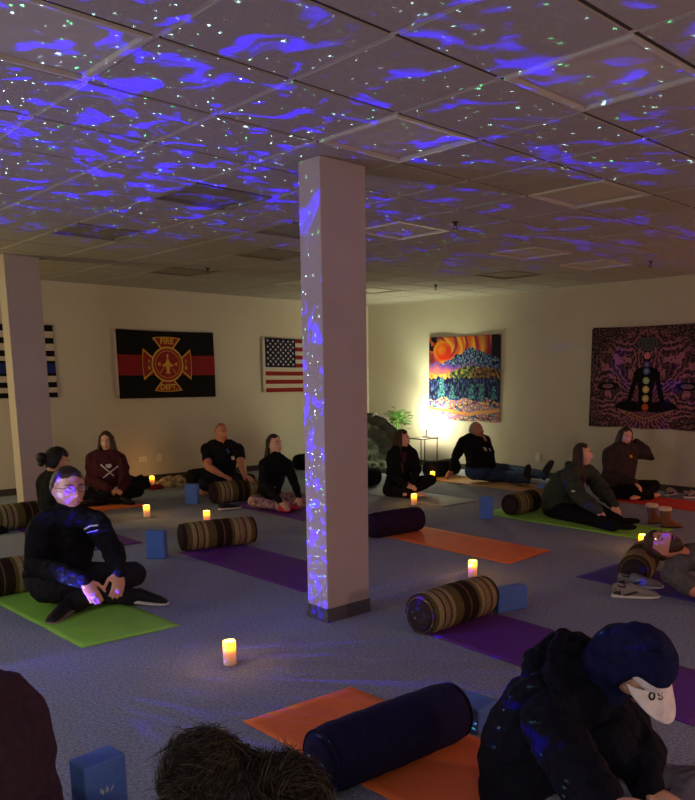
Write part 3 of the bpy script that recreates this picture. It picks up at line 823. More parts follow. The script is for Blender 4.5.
P = Zp(665.5, 528); boot(P, -.7, 'right one of two brown suede boots, toe turned to the camera', -.1)
t = thing('sandal', 'pale-soled dark shoe on the carpet before the bolster of the bald man', 'shoe', Zp(219, 511), -.1); shoe(Matrix.Identity(4), t, M['shoe_black'], M['sole'], False, .27, True)
for P, a, lb in (((9.12, 4.55), .1, 'dark shoe with white sole by the right wall, left of the pair'), ((9.12, 4.33), -.6, 'dark shoe with white sole by the right wall, right of the pair')):
    t = thing('running_shoe', lb, 'shoe', (P[0], P[1], 0), a, 'dark shoes by the right wall'); shoe(Matrix.Identity(4), t, M['shoe_grey'], M['sole'], True, .28, trim=M['shoe_dark'])
P = Zp(3, 530)
heap('bag', (P.x-.10, P.y-.16), (.09, .07, .07), M['black_cloth'], 'small black bag at the left edge beyond the striped bolster', 'bag', 9)

P = Zp(554, 477); heap('fleece_bundle', (P.x, P.y), (.09, .09, .26), M['bundle'], 'light brown fluffy bundle on the floor beyond the feet of the reclining older man', 'bundle', 7)
block((7.62, 5.36), V, (.10, .12, .235), 'blue foam yoga block mostly hidden behind the woman in the grey-green hoodie')
bolster((7.9, 10.1), .1, .6, .13, M['black_cloth'], M['black_cloth'], 'plain black bolster by the back wall, beside the near pillar', group='plain dark bolsters')
# ------------------------------------------------------------------ people
def cloth_mat(name, col, **k):
    k.setdefault('folds', 1)
    k.setdefault('noise', .12); k.setdefault('nscale', 30); k.setdefault('bump', .25); k.setdefault('bscale', 60)
    return mat(name, col, .92, .1, **k)
M['skin'] = mat('skin', (214, 158, 128), .55, .35, noise=.05, nscale=20)
M['skin_pale'] = mat('pale_skin', (226, 176, 148), .55, .35, noise=.05, nscale=20)
M['skin_ruddy'] = mat('ruddy_skin', (206, 136, 108), .55, .35, noise=.06, nscale=20)
M['lip'] = mat('lips', (168, 92, 84), .5, .35)
M['eye_white'] = mat('eye_white', (215, 210, 200), .3, .5)
M['iris'] = mat('iris', (36, 24, 18), .2, .6)
M['hair_black'] = mat('black_hair', (20, 17, 17), .5, .4, noise=.3, nscale=8, bump=.6, bscale=40, stretch=(6, 6, 1))
M['hair_brown'] = mat('brown_hair', (66, 42, 28), .5, .4, noise=.3, nscale=8, bump=.6, bscale=40, stretch=(6, 6, 1))
M['hair_stubble'] = mat('shaved_hair', (150, 104, 84), .7, .2)
M['hair_dark'] = mat('dark_brown_hair', (52, 35, 27), .5, .4, noise=.3, nscale=8, bump=.6, bscale=40, stretch=(6, 6, 1))
M['hair_light'] = mat('light_brown_hair', (112, 76, 48), .5, .4, noise=.3, nscale=8, bump=.6, bscale=40, stretch=(6, 6, 1))
M['hair_ash'] = mat('ash_hair', (84, 74, 64), .6, .3)
M['hair_grey'] = mat('grey_hair', (176, 160, 140), .6, .3, noise=.2, nscale=8, bump=.6, bscale=40)
M['c_black'] = cloth_mat('black_jersey', (26, 25, 30))
M['c_charcoal'] = cloth_mat('charcoal_jersey', (40, 38, 44))
M['c_maroon'] = cloth_mat('maroon_fleece', (72, 34, 44))
M['c_olive'] = cloth_mat('dark_green_grey_fleece', (62, 66, 58))
M['c_darkgrey'] = cloth_mat('dark_grey_fleece', (62, 52, 52))
M['c_greytee'] = cloth_mat('grey_tee', (92, 88, 92))
M['c_navyhood'] = cloth_mat('navy_knit', (26, 28, 66))
M['c_navyjacket'] = cloth_mat('dark_navy_fleece', (22, 22, 34))
M['c_brownjacket'] = cloth_mat('brown_plum_jacket', (66, 50, 60))
M['c_jeans'] = cloth_mat('blue_denim', (56, 72, 104))
M['c_greypants'] = cloth_mat('grey_trousers', (116, 108, 122))
M['c_sock'] = cloth_mat('pink_socks', (196, 60, 92))
M['c_floral'] = mat('floral_leggings', (176, 140, 140), .85, .15, noise=.75, nscale=26)
M['c_cap'] = cloth_mat('white_cap_cloth', (232, 222, 226), bump=.1)
M['print_white'] = mat('white_print', (200, 196, 200), .7, .2)
M['print_blue'] = mat('blue_print', (60, 90, 160), .7, .2)
M['glass_frame'] = mat('black_frame', (14, 14, 16), .3, .5)
gl = bpy.data.materials.new('eyeglass_lens'); gl.use_nodes = True
b_ = gl.node_tree.nodes['Principled BSDF']; b_.inputs['Alpha'].default_value = .07; b_.inputs['Roughness'].default_value = .2
b_.inputs['Base Color'].default_value = (.5, .5, .6, 1); M['lens'] = gl

HH = .238   # chin to crown of the master head
def head_pt(dirv, grow=0.0, gfun=None):
    """point of the head surface in its own frame (x forward, y left, z up) for a unit direction"""
    x, y, z = dirv
    a, b, c = .098, .076, .119
    k = 1/math.sqrt((x/a)**2+(y/b)**2+(z/c)**2)
    X, Y, Z = x*k, y*k, z*k
    if Z < 0:
        t = -Z/c
        Y *= 1-.30*t**1.6
        if X < 0: X *= 1-.45*t
        else: X = X*(1-.06*t)+.004*t
    if X < 0: X *= 1.05
    if X > 0:
        f = min(1, X/.06)
        g = lambda v, s: math.exp(-(v/s)**2)
        # nose
        if Z < .03:
            q = max(0, min(1, (.026-Z)/.05)); drop = 1/(1+math.exp((-.040-Z)/.0035))
            X += f*(.026*q**1.2)*drop*g(Y, .010+.006*q)
        X -= f*.011*g(abs(Y)-.031, .015)*g(Z-.014, .013)       # sockets
        X += f*.004*g(Z-.034, .010)*g(Y, .045)                  # brow
        X += f*.0065*g(Z+.061, .010)*g(Y, .020)                 # lips
        X -= f*.004*g(Z+.0615, .0025)*g(Y, .022)
        X -= f*.003*g(Z+.077, .006)*g(Y, .02)
        X += f*.008*g(Z+.100, .016)*g(Y, .022)                  # chin
        X += f*.004*g(abs(Y)-.042, .016)*g(Z+.018, .016)        # cheeks
    P = Vector((X, Y, Z))
    if grow: P += P.normalized()*grow
    return P
def head_rings(tf, n=40, k=34, gfun=None):
    rings = []
    for i in range(k+1):
        th = -PI/2+PI*min(max(i/k, .012), .988); ring = []
        for j in range(n):
            ph = 2*PI*j/n
            d = Vector((math.cos(th)*math.cos(ph), math.cos(th)*math.sin(ph), math.sin(th)))
            p = head_pt(d)
            if gfun: p = p+p.normalized()*gfun(d, p)
            ring.append(tf @ p)
        rings.append(ring)
    return rings
def sstep(a, b, x):
    t = max(0, min(1, (x-a)/(b-a))); return t*t*(3-2*t)
def hair_mask(p, low=-.03, front=.075):
    """1 where hair grows, 0 on the face and below the nape"""
    line = .055 if p.x > .02 else .055-(.055-low)*sstep(.02, -.03, p.x)
    if p.x > .02: line = front-.03*(1-min(1, abs(p.y)/.07))*0
    m_ = sstep(line-.012, line+.006, p.z)
    return m_
def cap_hair(tf, thick, low=-.05, front=.07, rough=.003, seed=0):
    def gf(d, p):
        jag = .010*mnoise.noise(Vector((p.y*60+seed, p.x*40, seed)))
        if p.x > .035: line = front+jag-.004+.010*math.cos(p.y*70)
        else:
            t = sstep(.035, -.02, p.x); line = front*(1-t)+low*t+jag
        m_ = sstep(line-.014, line+.010, p.z)
        return -.012+(thick+.012+rough*mnoise.noise(Vector((d.x*9+seed, d.y*9, d.z*9))))*m_
    return MB().loft(head_rings(tf, 44, 36, gf), 0, True, True)

def hand(b, W, tip, nrm, s=1.0, curl=.5, right=True):
    """a hand added to b: W wrist, tip direction target, nrm = back-of-hand direction"""
    d = (Vector(tip)-Vector(W)).normalized(); n = Vector(nrm); n = (n-d*n.dot(d)).normalized(); sd = d.cross(n)
    if right: sd = -sd                     # sd points to the thumb side
    W = Vector(W)
    k = s
    palm = [W-d*.01*k, W+d*.03*k, W+d*.06*k, W+d*.088*k]
    b.tube(palm, [.024*k, .034*k, .040*k, .038*k], 12, 0, sd, .42)
    for i, (off, L_) in enumerate(((.029, .072), (.010, .080), (-.010, .074), (-.028, .058))):
        base = W+d*.080*k+sd*off*k; a = 0; p = base; pts = [base-d*.012*k]
        r_ = (.0092, .0094, .009, .0080)[i]*k
        dd = (d+sd*off*1.6).normalized()
        pts.append(p)
        for q, sh in enumerate((.42, .32, .26)):
            a += curl*(.55, .85, .6)[q]
            p = p+(dd*math.cos(a)-n*math.sin(a))*L_*k*sh; pts.append(p)
        b.tube(pts, [r_, r_, r_*.98, r_*.92, r_*.8], 8)
    p0 = W+d*.022*k+sd*.024*k
    td = (d*.62+sd*.72-n*.25).normalized(); p1 = p0+td*.038*k; t2 = (d*.9+sd*.25-n*.3*(.5+curl)).normalized(); p2 = p1+t2*.032*k; p3 = p2+(t2-n*.2*curl).normalized()*.024*k
    b.tube([p0-td*.012*k, p0, p1, p2, p3], [.014*k, .0135*k, .0112*k, .0102*k, .0088*k], 8)

def remesh(o, vox, smooth=2, disp=0, dscale=.09, tex='folds'):
    r_ = o.modifiers.new('r', 'REMESH'); r_.mode = 'VOXEL'; r_.voxel_size = vox; r_.use_smooth_shade = True
    if smooth:
        s_ = o.modifiers.new('s', 'SMOOTH'); s_.factor = .5; s_.iterations = smooth
    if disp:
        tn = tex+str(dscale)
        t = bpy.data.textures.get(tn) or bpy.data.textures.new(tn, 'CLOUDS'); t.noise_scale = dscale; t.noise_depth = 2
        d_ = o.modifiers.new('d', 'DISPLACE'); d_.texture = t; d_.strength = disp; d_.mid_level = .5; d_.texture_coords = 'LOCAL'
    bake(o)
    for p in o.data.polygons: p.use_smooth = True
    return o

class Person:
    def __init__(self, label, base, yaw, scale=1.0, girth=1.0, vox=.009, floor=.0075):
        """base: a ground point of the person; depths are given relative to it"""
        self.dep = base if isinstance(base, (int, float)) else depth(base)
        self.s = scale; self.g = girth; self.vox = vox; self.yaw = yaw; self.label = label; self.floor = floor; self.J = {}
    def D(self, x, y, d=0.0): return Dp(x, y, self.dep+d)
    def set(self, **k):
        for n, v in k.items():
            if isinstance(v, Vector): self.J[n] = v
            elif len(v) == 4: self.J[n] = Zp(v[0], v[1], v[3])
            else: self.J[n] = self.D(*v)
    def start(self):
        p = self.J['pel']; self.T = thing('person', self.label, 'person', (p.x, p.y, 0))
        return self.T
    def build(self, name, mb, m, parent=None, floor=True):
        o = Vector((self.T.location.x, self.T.location.y, 0)); fz = self.floor
        mb.v = [(v[0]-o.x, v[1]-o.y, v[2]) for v in mb.v]
        ob = mb.build(name, m, parent or self.T)
        return ob
    def flat(self, ob, z=None):
        z = self.floor if z is None else z
        for v in ob.data.vertices:
            if v.co.z < z: v.co.z = z+.0002*(v.index % 7)
        return ob
    def torso(self, b, e=0.0, top=1.0):
        J = self.J; s, g = self.s, self.g
        P, N_ = J['pel'], J['neck']; side = (J['shL']-J['shR']).normalized()
        up = (N_-P); ln = up.length
        mid = J.get('mid', P.lerp(N_, .5))
        def at(t):
            a = (1-t)**2; c = t*t; bb = 2*t*(1-t)
            m2 = mid*2-(P+N_)*.5
            return P*a+m2*bb+N_*c
        hipr = [(-.02, .150, .125), (.12, .165*g, .125*g), (.32, .145*g, .115*g*g), (.52, .155*g, .118*g), (.70, .160*g, .112*g), (.84, .150*g, .095), (.93, .105, .075), (1.0, .066, .060)]
        rings = []
        fwd = None
        for t, w, h in hipr:
            c = at(max(t, 0)) if t > 0 else P-up.normalized()*.02
            tg = (at(min(1, max(t, 0)+.05))-at(max(0, t-.05))).normalized()
            sd = (side-tg*side.dot(tg)).normalized(); f = sd.cross(tg)
            if 'belly' in J and .2 < t < .6: c = c+f*J['belly'].x
            rings.append([c+sd*((w*s+e)*math.cos(2*PI*k/24))+f*((h*s+e)*math.sin(2*PI*k/24)) for k in range(24)])
        b.loft(rings, 0, True, True)
        # shoulders and seat
        r_ = .058*s*math.sqrt(g)+e
        b.tube([J['shR'], J['neck'].lerp(J['shR'], .45)+Vector((0, 0, .012)), J['neck'].lerp(J['shL'], .45)+Vector((0, 0, .012)), J['shL']], [r_, r_*1.05, r_*1.05, r_], 12)
    def arms(self, b, e=0.0, sleeve=1.0, which='RL'):
        J = self.J; s = self.s*math.sqrt(self.g)
        for q in which:
            S, E_, W = J['sh'+q], J['el'+q], J['wr'+q]
            if sleeve >= 1:
                b.tube([S, S.lerp(E_, .5), E_, E_.lerp(W, .35), W], [.055*s+e*1.15, .050*s+e*1.35, .044*s+e*1.35, .042*s+e*1.2, .028*s+e*.9], 12)
            else:
                b.tube([S, S.lerp(E_, .4), S.lerp(E_, sleeve)], [.056*s+e, .051*s+e*1.3, .047*s+e*1.8], 12)
    def legs(self, b, e=0.0, long=1.0, which='RL'):
        J = self.J; s = self.s*math.sqrt(self.g)
        side = (J['shL']-J['shR']); side.z = 0; side.normalize()
        for q in which:
            Hh = J.get('hip'+q) or (J['pel']+side*(.085*s if q == 'L' else -.085*s)); K, A = J['kn'+q], J['an'+q]
            b.tube([Hh, Hh.lerp(K, .5), K], [.093*s+e, .082*s+e, .060*s+e], 14)
            A2 = K.lerp(A, long)
            b.tube([K, K.lerp(A, .32), A2], [.060*s+e, .056*s+e, (.038*s+e) if long > .8 else .05*s+e], 12)
    def feet(self, b, e=0.0, which='RL'):
        J = self.J; s = self.s
        for q in which:
            if 'to'+q not in J: continue
            A, T_ = J['an'+q], J['to'+q]; d = (T_-A).normalized(); up = Vector((0, 0, 1)); sd = d.cross(up).normalized()
            b.tube([A-d*.03*s, A+d*.05*s, A+d*.12*s, A+d*.175*s], [.034*s+e, .036*s+e, .040*s+e, .028*s+e], 12, 0, sd, .72)
    def headframe(self, top, chin, face, roll=0, d=0, scale=None):
        """top, chin: photo points or Vectors; face: angle of the face in the plan"""
        t = top if isinstance(top, Vector) else self.D(top[0], top[1], d)
        c = chin if isinstance(chin, Vector) else self.D(chin[0], chin[1], d)
        f = face if isinstance(face, Vector) else Vector((math.cos(R(face)), math.sin(R(face)), 0))
        if not isinstance(top, Vector): c = c-f*(.062*(scale or 1)); t = t-f*.012
        up = (t-c); h = up.length; up.normalize()
        f = (f-up*f.dot(up)).normalized(); lf = up.cross(f)
        k = scale or h/HH
        m = Matrix((f, lf, up)).transposed().to_4x4()
        m = Matrix.Translation(t.lerp(c, .5)) @ m @ Matrix.Scale(k, 4)
        self.H = m; self.hk = k
        return m
    def body(self, m, hands=None, feet=True, wide=1.0):
        J = self.J; b = MB()
        self.torso(b); self.arms(b); self.legs(b)
        if feet: self.feet(b)
        if wide != 1.0: self.H = self.H @ Matrix.Diagonal((1, wide, 1, 1))
        b.loft(head_rings(self.H), 0, True, True)
        for s_ in (-1, 1):
            b.ball(self.H @ Vector((-.012, s_*.073, -.004)), (.016*self.hk, .010*self.hk, .030*self.hk), 10, 0, self.H.to_3x3().normalized().to_4x4())
        nk = self.H @ Vector((-.025, 0, -.06)); J['nk2'] = nk
        b.tube([J['neck']-(nk-J['neck'])*.25, J['neck'].lerp(nk, .5), nk], [.062*self.s, .054*self.s, .052*self.s], 14)
        for q in 'RL':
            if hands and q in hands:
                tip, nrm, curl = hands[q]
                hand(b, J['wr'+q], tip, nrm, .98*self.s, curl, q == 'R')
        o = self.build('body', b, m); remesh(o, self.vox, 1); self.flat(o, .0085); self.B = o
        return o
    def face(self, brow=None, closed=False, lips=None):
        T_ = self.B; H = self.H; k = self.hk
        F3 = H.to_3x3().normalized().to_4x4()
        for s_ in (-1, 1):
            c = H @ Vector((.0805, s_*.031, .012))
            if not closed:
                e = MB().ball(c, (.010*k, .0125*k, .0075*k), 12, 0, F3); eo = self.build('eye', e, M['eye_white'], T_)
                i_ = MB().ball(H @ Vector((.0865, s_*.0305, .012)), (.005*k, .0058*k, .0058*k), 10, 0, F3); self.build('iris', i_, M['iris'], eo)
            else:
                e = MB().tube([H @ Vector((.082, s_*.019, .009)), H @ Vector((.088, s_*.031, .006)), H @ Vector((.079, s_*.043, .009))], .0022*k, 6); self.build('eyelashes', e, M['iris'], T_)
            w = MB().tube([H @ Vector((.0955, s_*.014, .028)), H @ Vector((.0945, s_*.030, .034)), H @ Vector((.080, s_*.047, .030))], [.0028*k, .0038*k, .0022*k], 6)
            self.build('eyebrow', w, brow or M['hair_dark'], T_)
        l = MB().tube([H @ Vector((.090, -.021, -.063)), H @ Vector((.1025, -.008, -.060)), H @ Vector((.1025, .008, -.060)), H @ Vector((.090, .021, -.063))], [.002*k, .0045*k, .0045*k, .002*k], 8)
        self.build('lips', l, lips or M['lip'], T_)
    def shirt(self, m, name='hoodie', sleeve=1.0, e=.014, disp=.026, collar=None, extra=()):
        b = MB(); self.torso(b, e)
        for c_, r_ in extra: b.ball(c_, r_, 18)
        self.arms(b, e, sleeve)
        J = self.J
        if collar == 'hood':   # a hood lying on the upper back
            f = (self.H.to_3x3() @ Vector((1, 0, 0))); f.z = 0; f.normalize()
            sd = (J['shL']-J['shR']).normalized(); bk = sd.cross(Vector((0, 0, 1))); bk = -bk if bk.dot(f) > 0 else bk
            n = J['neck']
            b.tube([n+sd*.085+Vector((0, 0, .03)), n+sd*.07+bk*.07+Vector((0, 0, .045)), n+bk*.10+Vector((0, 0, .035)), n-sd*.07+bk*.07+Vector((0, 0, .045)), n-sd*.085+Vector((0, 0, .03))], [.03, .042, .05, .042, .03], 10)
            b.tube([n+sd*.085+Vector((0, 0, .03)), n-bk*.07+Vector((0, 0, -.01)), n-sd*.085+Vector((0, 0, .03))], .024, 8)
        if collar == 'high':
            n = J['neck']; b.tube([n-Vector((0, 0, .02)), n.lerp(J['nk2'], .35)], [.078*self.s, .07*self.s], 14)
        o = self.build(name, b, m); remesh(o, max(self.vox, .008), 2, disp); self.flat(o); self.S = o
        return o
    def pants(self, m, name='trousers', long=1.0, e=.014, disp=.022, which='RL'):
        b = MB(); J = self.J
        self.legs(b, e, long)
        b.ball(J['pel'], (.155*self.s*self.g, .155*self.s*self.g, .12*self.s), 16)
        o = self.build(name, b, m); remesh(o, max(self.vox, .008), 2, disp); self.flat(o)
        return o
    def hair(self, m, thick=.012, low=-.05, front=.07, rough=.004, seed=0, strands=None, buns=(), name='hair'):
        b = cap_hair(self.H, thick, low, front, rough, seed); rn = random.Random(seed)
        o0 = b
        if strands:
            for (a0, a1, n, L_, r_, out, fwd_) in strands:      # angle range round the head (0 = forward, 180 = back), count, length, radius
                for i in range(n):
                    a = R(a0+(a1-a0)*(i+.5)/n+rn.uniform(-3, 3)); rr = rn.uniform(.94, 1.06)
                    p0 = self.H @ Vector((.03*math.cos(a), .03*math.sin(a), .118))
                    p1 = self.H @ Vector((.088*math.cos(a)*rr, .074*math.sin(a)*rr, .062))
                    p2 = self.H @ Vector((.098*math.cos(a)*rr, .088*math.sin(a)*rr, -.02))
                    lf = self.H.to_3x3().normalized(); hd = lf @ Vector((math.cos(a), math.sin(a), 0)); hd.z = 0
                    Lk = L_*rn.uniform(.85, 1.08)
                    p3 = p2+Vector((0, 0, -1))*Lk*.45+hd*out*.5+Vector((rn.uniform(-.006, .006), rn.uniform(-.006, .006), 0))
                    p4 = p2+Vector((0, 0, -1))*Lk+hd*out+(lf @ Vector((1, 0, 0)))*fwd_+Vector((rn.uniform(-.01, .01), rn.uniform(-.01, .01), 0))
                    b.tube([p0, p1, p2, p3, p4], [r_*.5, r_, r_*1.1, r_, r_*.35], 7, 0, hd.cross(Vector((0, 0, 1))) if hd.length > .01 else None, .7)
        for (c, r_) in buns:
            b.ball(self.H @ Vector(c), r_*self.hk, 14)
        o = self.build(name, b, m, self.B)
        return o
    def decal(self, target, shapes, m, name='chest_print', off=.006):
        """flat printed shapes laid on the cloth: outlines given where the photo shows them"""
        dg = bpy.context.evaluated_depsgraph_get(); dg.update()
        b = MB(); o3 = Vector((self.T.location.x, self.T.location.y, 0))
        fine = []
        for pts in shapes:
            if len(pts) == 4:      # cut long strokes into short pieces that follow the folds
                a_, b2_, c_, d_ = pts; n_ = max(1, int(math.hypot(d_[0]-a_[0], d_[1]-a_[1])/1.2))
                for i in range(n_):
                    u, v = i/n_, (i+1)/n_
                    L1 = lambda p_, q_, t_: (p_[0]+(q_[0]-p_[0])*t_, p_[1]+(q_[1]-p_[1])*t_)
                    fine.append([L1(a_, d_, u), L1(b2_, c_, u), L1(b2_, c_, v), L1(a_, d_, v)])
            else: fine.append(pts)
        for pts in fine:
            out = []
            for (x, y) in pts:
                d = ray(x, y).normalized()
                ok, P, n_, _ = target.ray_cast(EYEP-o3, d)
                if ok: out.append(P+o3-d*off)
            if len(out) == len(pts): b.add(out, [tuple(range(len(out)))])
        if b.v:
            return self.build(name, b, m, target)
    def worn_shoe(self, q, upper, sole, L_=.28, name='shoe', up=None):
        A, T_ = self.J['an'+q], self.J['to'+q]; d = (T_-A).normalized(); u = Vector(up) if up else Vector((0, 0, 1)); u = (u-d*u.dot(d)).normalized(); lf = u.cross(d)
        m = Matrix((d, lf, u)).transposed().to_4x4()
        org = A-d*.055-u*.052
        o3 = Vector((self.T.location.x, self.T.location.y, 0))
        m.translation = org-o3
        e = bpy.data.objects.new(name, None); COL.objects.link(e); e.parent = self.T
        shoe(m, e, upper, sole, False, L_)
        for c in e.children:
            zmin = min(v.co.z for v in c.data.vertices)
            if zmin < self.floor:
                for v in c.data.vertices:
                    if v.co.z < self.floor: v.co.z = self.floor
        return e

def line(x0, y0, x1, y1, w): 
    dx_, dy_ = x1-x0, y1-y0; L_ = math.hypot(dx_, dy_); nx_, ny_ = -dy_/L_*w/2, dx_/L_*w/2
    return [(x0+nx_, y0+ny_), (x0-nx_, y0-ny_), (x1-nx_, y1-ny_), (x1+nx_, y1+ny_)]
def facing(a): return Vector((math.cos(R(a)), math.sin(R(a)), 0))

# --- the man with glasses
p = Person('man in glasses and a black zip jacket sitting on the near green mat', 5.10, -95, 1.08, 1.17, .0075)
p.set(pel=(60, 583, .05), neck=(66, 516, -.03), shR=(41, 526, -.10), shL=(95, 522, .02), elR=(35, 566, -.20), wrR=(85, 581, -.52), elL=(113, 550, -.12), wrL=(119, 573, -.42),
      knR=(43, 590, 0, .12), knL=(134, 574, 0, .17), anR=(131, 596, 0, .065), anL=(72, 604, 0, .065), toR=(158, 598, 0, .05), toL=(56, 614, 0, .05), mid=(60, 548, .07))
p.start(); p.headframe((68.5, 467.5), (74, 511.5), -88, d=-.06, scale=1.17)
p.body(M['skin'], {'R': (p.D(101, 607, -.60), (-.3, -.6, .6), .45), 'L': (p.D(117, 606, -.55), (.1, -.8, .6), .45)}, feet=False, wide=1.08)
p.face(M['hair_dark'])
p.shirt(M['c_black'], 'zip_jacket', collar='high')
p.pants(M['c_charcoal'])
p.worn_shoe('R', M['shoe_black'], M['sole'], .30); p.worn_shoe('L', M['shoe_black'], M['shoe_grey'], .30)
p.hair(M['hair_dark'], .010, -.02, .078, .004, 1)
g = MB(); H = p.H
rim = []
for s_ in (-1, 1):
    pts = [H @ Vector((.104+.0*abs(a), s_*(.033+.024*math.cos(2*PI*a/20)), .010+.016*math.sin(2*PI*a/20))) for a in range(21)]
    g.tube(pts, .0018, 6, dome=False)
    g.tube([H @ Vector((.104, s_*.057, .016)), H @ Vector((.06, s_*.080, .016)), H @ Vector((-.01, s_*.086, .012))], .002, 6)
g.tube([H @ Vector((.104, -.010, .014)), H @ Vector((.112, 0, .017)), H @ Vector((.104, .010, .014))], .0018, 6)
go = p.build('eyeglasses', g, M['glass_frame'], p.B)
for s_ in (-1, 1):
    ln_ = MB().add([H @ Vector((.1045, s_*(.033+.023*math.cos(2*PI*a/16)), .010+.015*math.sin(2*PI*a/16))) for a in range(16)], [tuple(range(16))])
    p.build('lens', ln_, M['lens'], go)
p.decal(p.S, [line(84, 529.5, 90, 526, 1.6), line(90, 526, 98, 525.2, 1.6), line(86, 533, 98, 530, .8)], M['print_white'])
zp = MB(); zp.tube([p.J['neck'].lerp(p.J['pel'], t_)+facing(-95)*(.05+.26*math.sin(PI*min(t_+.15, .9))*.55) for t_ in (.08, .2, .35, .5)], .004, 6)

# --- woman in black with a bun, behind him
p = Person('woman in black with dark hair in a bun, seen from behind the man with glasses', 7.45, 0, 1.0, .95, .011)
p.set(pel=(54, 528, .0), neck=(55, 476, .0), shR=(63, 482, -.13), shL=(44, 481, .12), elR=(64, 504, -.12), wrR=(78, 515, -.02), elL=(44, 503, .12), wrL=(66, 512, .22),
      knR=(76, 538, -.2), knL=(84, 527, .25), anR=(84, 534, .08), anL=(78, 538, -.05), toR=(92, 532, .14), toL=(84, 541, -.12))
p.start(); p.headframe((61, 448.5), (60.5, 473), -5, d=0)
p.body(M['skin'], {'R': (p.D(88, 520, .0), (0, 0, 1), .5), 'L': (p.D(76, 518, .2), (0, 0, 1), .5)})
p.face(M['hair_black']); p.shirt(M['c_black'], 'long_sleeve_top', collar='high'); p.pants(M['c_black'])
p.hair(M['hair_black'], .018, -.075, .07, .006, 2, buns=(((-.135, .0, -.005), .050), ((-.13, -.01, -.06), .028)))

# --- woman in the maroon hoodie
p = Person('smiling long-haired woman in a printed maroon hoodie sitting against the back wall', 9.30, -130, 1.0, 1.02, .011)
p.set(pel=(106, 492, .0), neck=(106, 454.5, .0), shR=(92.5, 459, -.02), shL=(120, 459, .02), elR=(90, 479, -.06), wrR=(111, 489, -.36), elL=(126, 479, -.02), wrL=(122, 488, -.34),
      knR=(87, 495, 0, .13), knL=(138, 491, 0, .13), anR=(120, 500, 0, .055), anL=(94, 502, 0, .055), toR=(133, 501, 0, .05), toL=(84, 503, 0, .05))
p.start(); p.headframe((105.5, 432), (106.2, 452), -125, d=-.02, scale=1.0)
p.body(M['skin_pale'], {'R': (p.D(119, 491, -.38), (-.2, -.6, .7), .8), 'L': (p.D(114, 491, -.38), (-.5, -.4, .7), .8)}, feet=False)
p.face(M['hair_brown']); p.shirt(M['c_maroon'], 'hoodie', collar='hood', e=.02); p.pants(M['c_black'])
p.worn_shoe('R', M['shoe_black'], M['shoe_black'], .25); p.worn_shoe('L', M['shoe_black'], M['shoe_black'], .25)
p.hair(M['hair_brown'], .012, -.05, .085, .003, 3, strands=((45, 110, 10, .25, .014, .05, .07), (110, 250, 22, .20, .015, .03, .0), (250, 315, 10, .25, .014, .05, .07)))
p.decal(p.S, [line(100.5, 464.5, 114, 476, 1.3), line(103, 478, 118, 466, 1.3), [(105.5, 464.5), (111, 463.8), (112, 466.5), (109, 468.3), (105.8, 467)]], M['print_white'])

# --- the bald man
p = Person('bald man in a black t-shirt leaning his hands on a striped bolster', 9.98, -100, 1.04, 1.12, .011)
p.set(pel=(220, 482, .05), neck=(223, 443.5, -.05), shR=(206.5, 449, -.06), shL=(238, 449, .0), elR=(208.5, 467, -.25), wrR=(222, 475, -.50), elL=(242, 466, -.22), wrL=(244.5, 475, -.44),
      knR=(203, 484, -.15), knL=(250, 480, -.05), anR=(222, 492, 0, .06), anL=(214, 492, 0, .06), toR=(236, 492, 0, .05), toL=(205, 493, 0, .05))
p.start(); p.headframe((221.5, 423.5), (224, 442.8), -95, d=-.1, scale=1.03)
p.body(M['skin_ruddy'], {'R': (p.D(230, 478.5, -.56), (-.1, -.2, 1), .3), 'L': (p.D(251, 478.5, -.50), (0, -.2, 1), .3)})
p.face(M['hair_dark']); p.shirt(M['c_black'], 't_shirt', .52, e=.012); p.pants(M['c_charcoal'])
p.hair(M['hair_stubble'], .0012, -.03, .095, .0, 4, name='stubble_hair')
p.decal(p.S, [line(226.5, 449, 229.5, 453, 2.4)], M['print_blue']); p.decal(p.S, [[(231, 456.5), (234, 455.8), (235, 459.6), (232, 460)]], M['print_white'])

# --- woman in floral leggings
p = Person('woman in a black top and floral leggings just left of the near pillar', 8.95, -80, .97, .88, .010)
p.set(pel=(267, 501, .05), neck=(277, 458.5, -.02), shR=(264, 464, -.10), shL=(287, 463.5, .05), elR=(263, 484, -.2), wrR=(280, 501.5, -.38), elL=(294, 482, .0), wrL=(299, 497, -.1),
      knR=(253, 501, -.25), knL=(305, 498, .10), anR=(284, 507, 0, .055), anL=(280, 508, 0, .05), toR=(299, 508, 0, .05), toL=(291, 511, 0, .045))
p.start(); p.headframe((273.5, 434), (279.5, 455.5), -78, d=-.03, scale=.98)
p.body(M['skin_pale'], {'R': (p.D(286, 507, -.42), (-.3, -.4, .8), .5), 'L': (p.D(300, 505, -.14), (.2, -.4, .8), .5)})
p.face(M['hair_dark']); p.shirt(M['c_black'], 'long_sleeve_top', collar='high', e=.010); p.pants(M['c_floral'], 'floral_leggings', e=.006, disp=.004)
b = MB(); p.feet(b, .006); o = p.build('socks', b, M['c_sock']); remesh(o, .010, 1); p.flat(o, .009)
p.hair(M['hair_dark'], .008, -.06, .085, .003, 5, strands=((100, 260, 20, .17, .012, .015, -.02),))

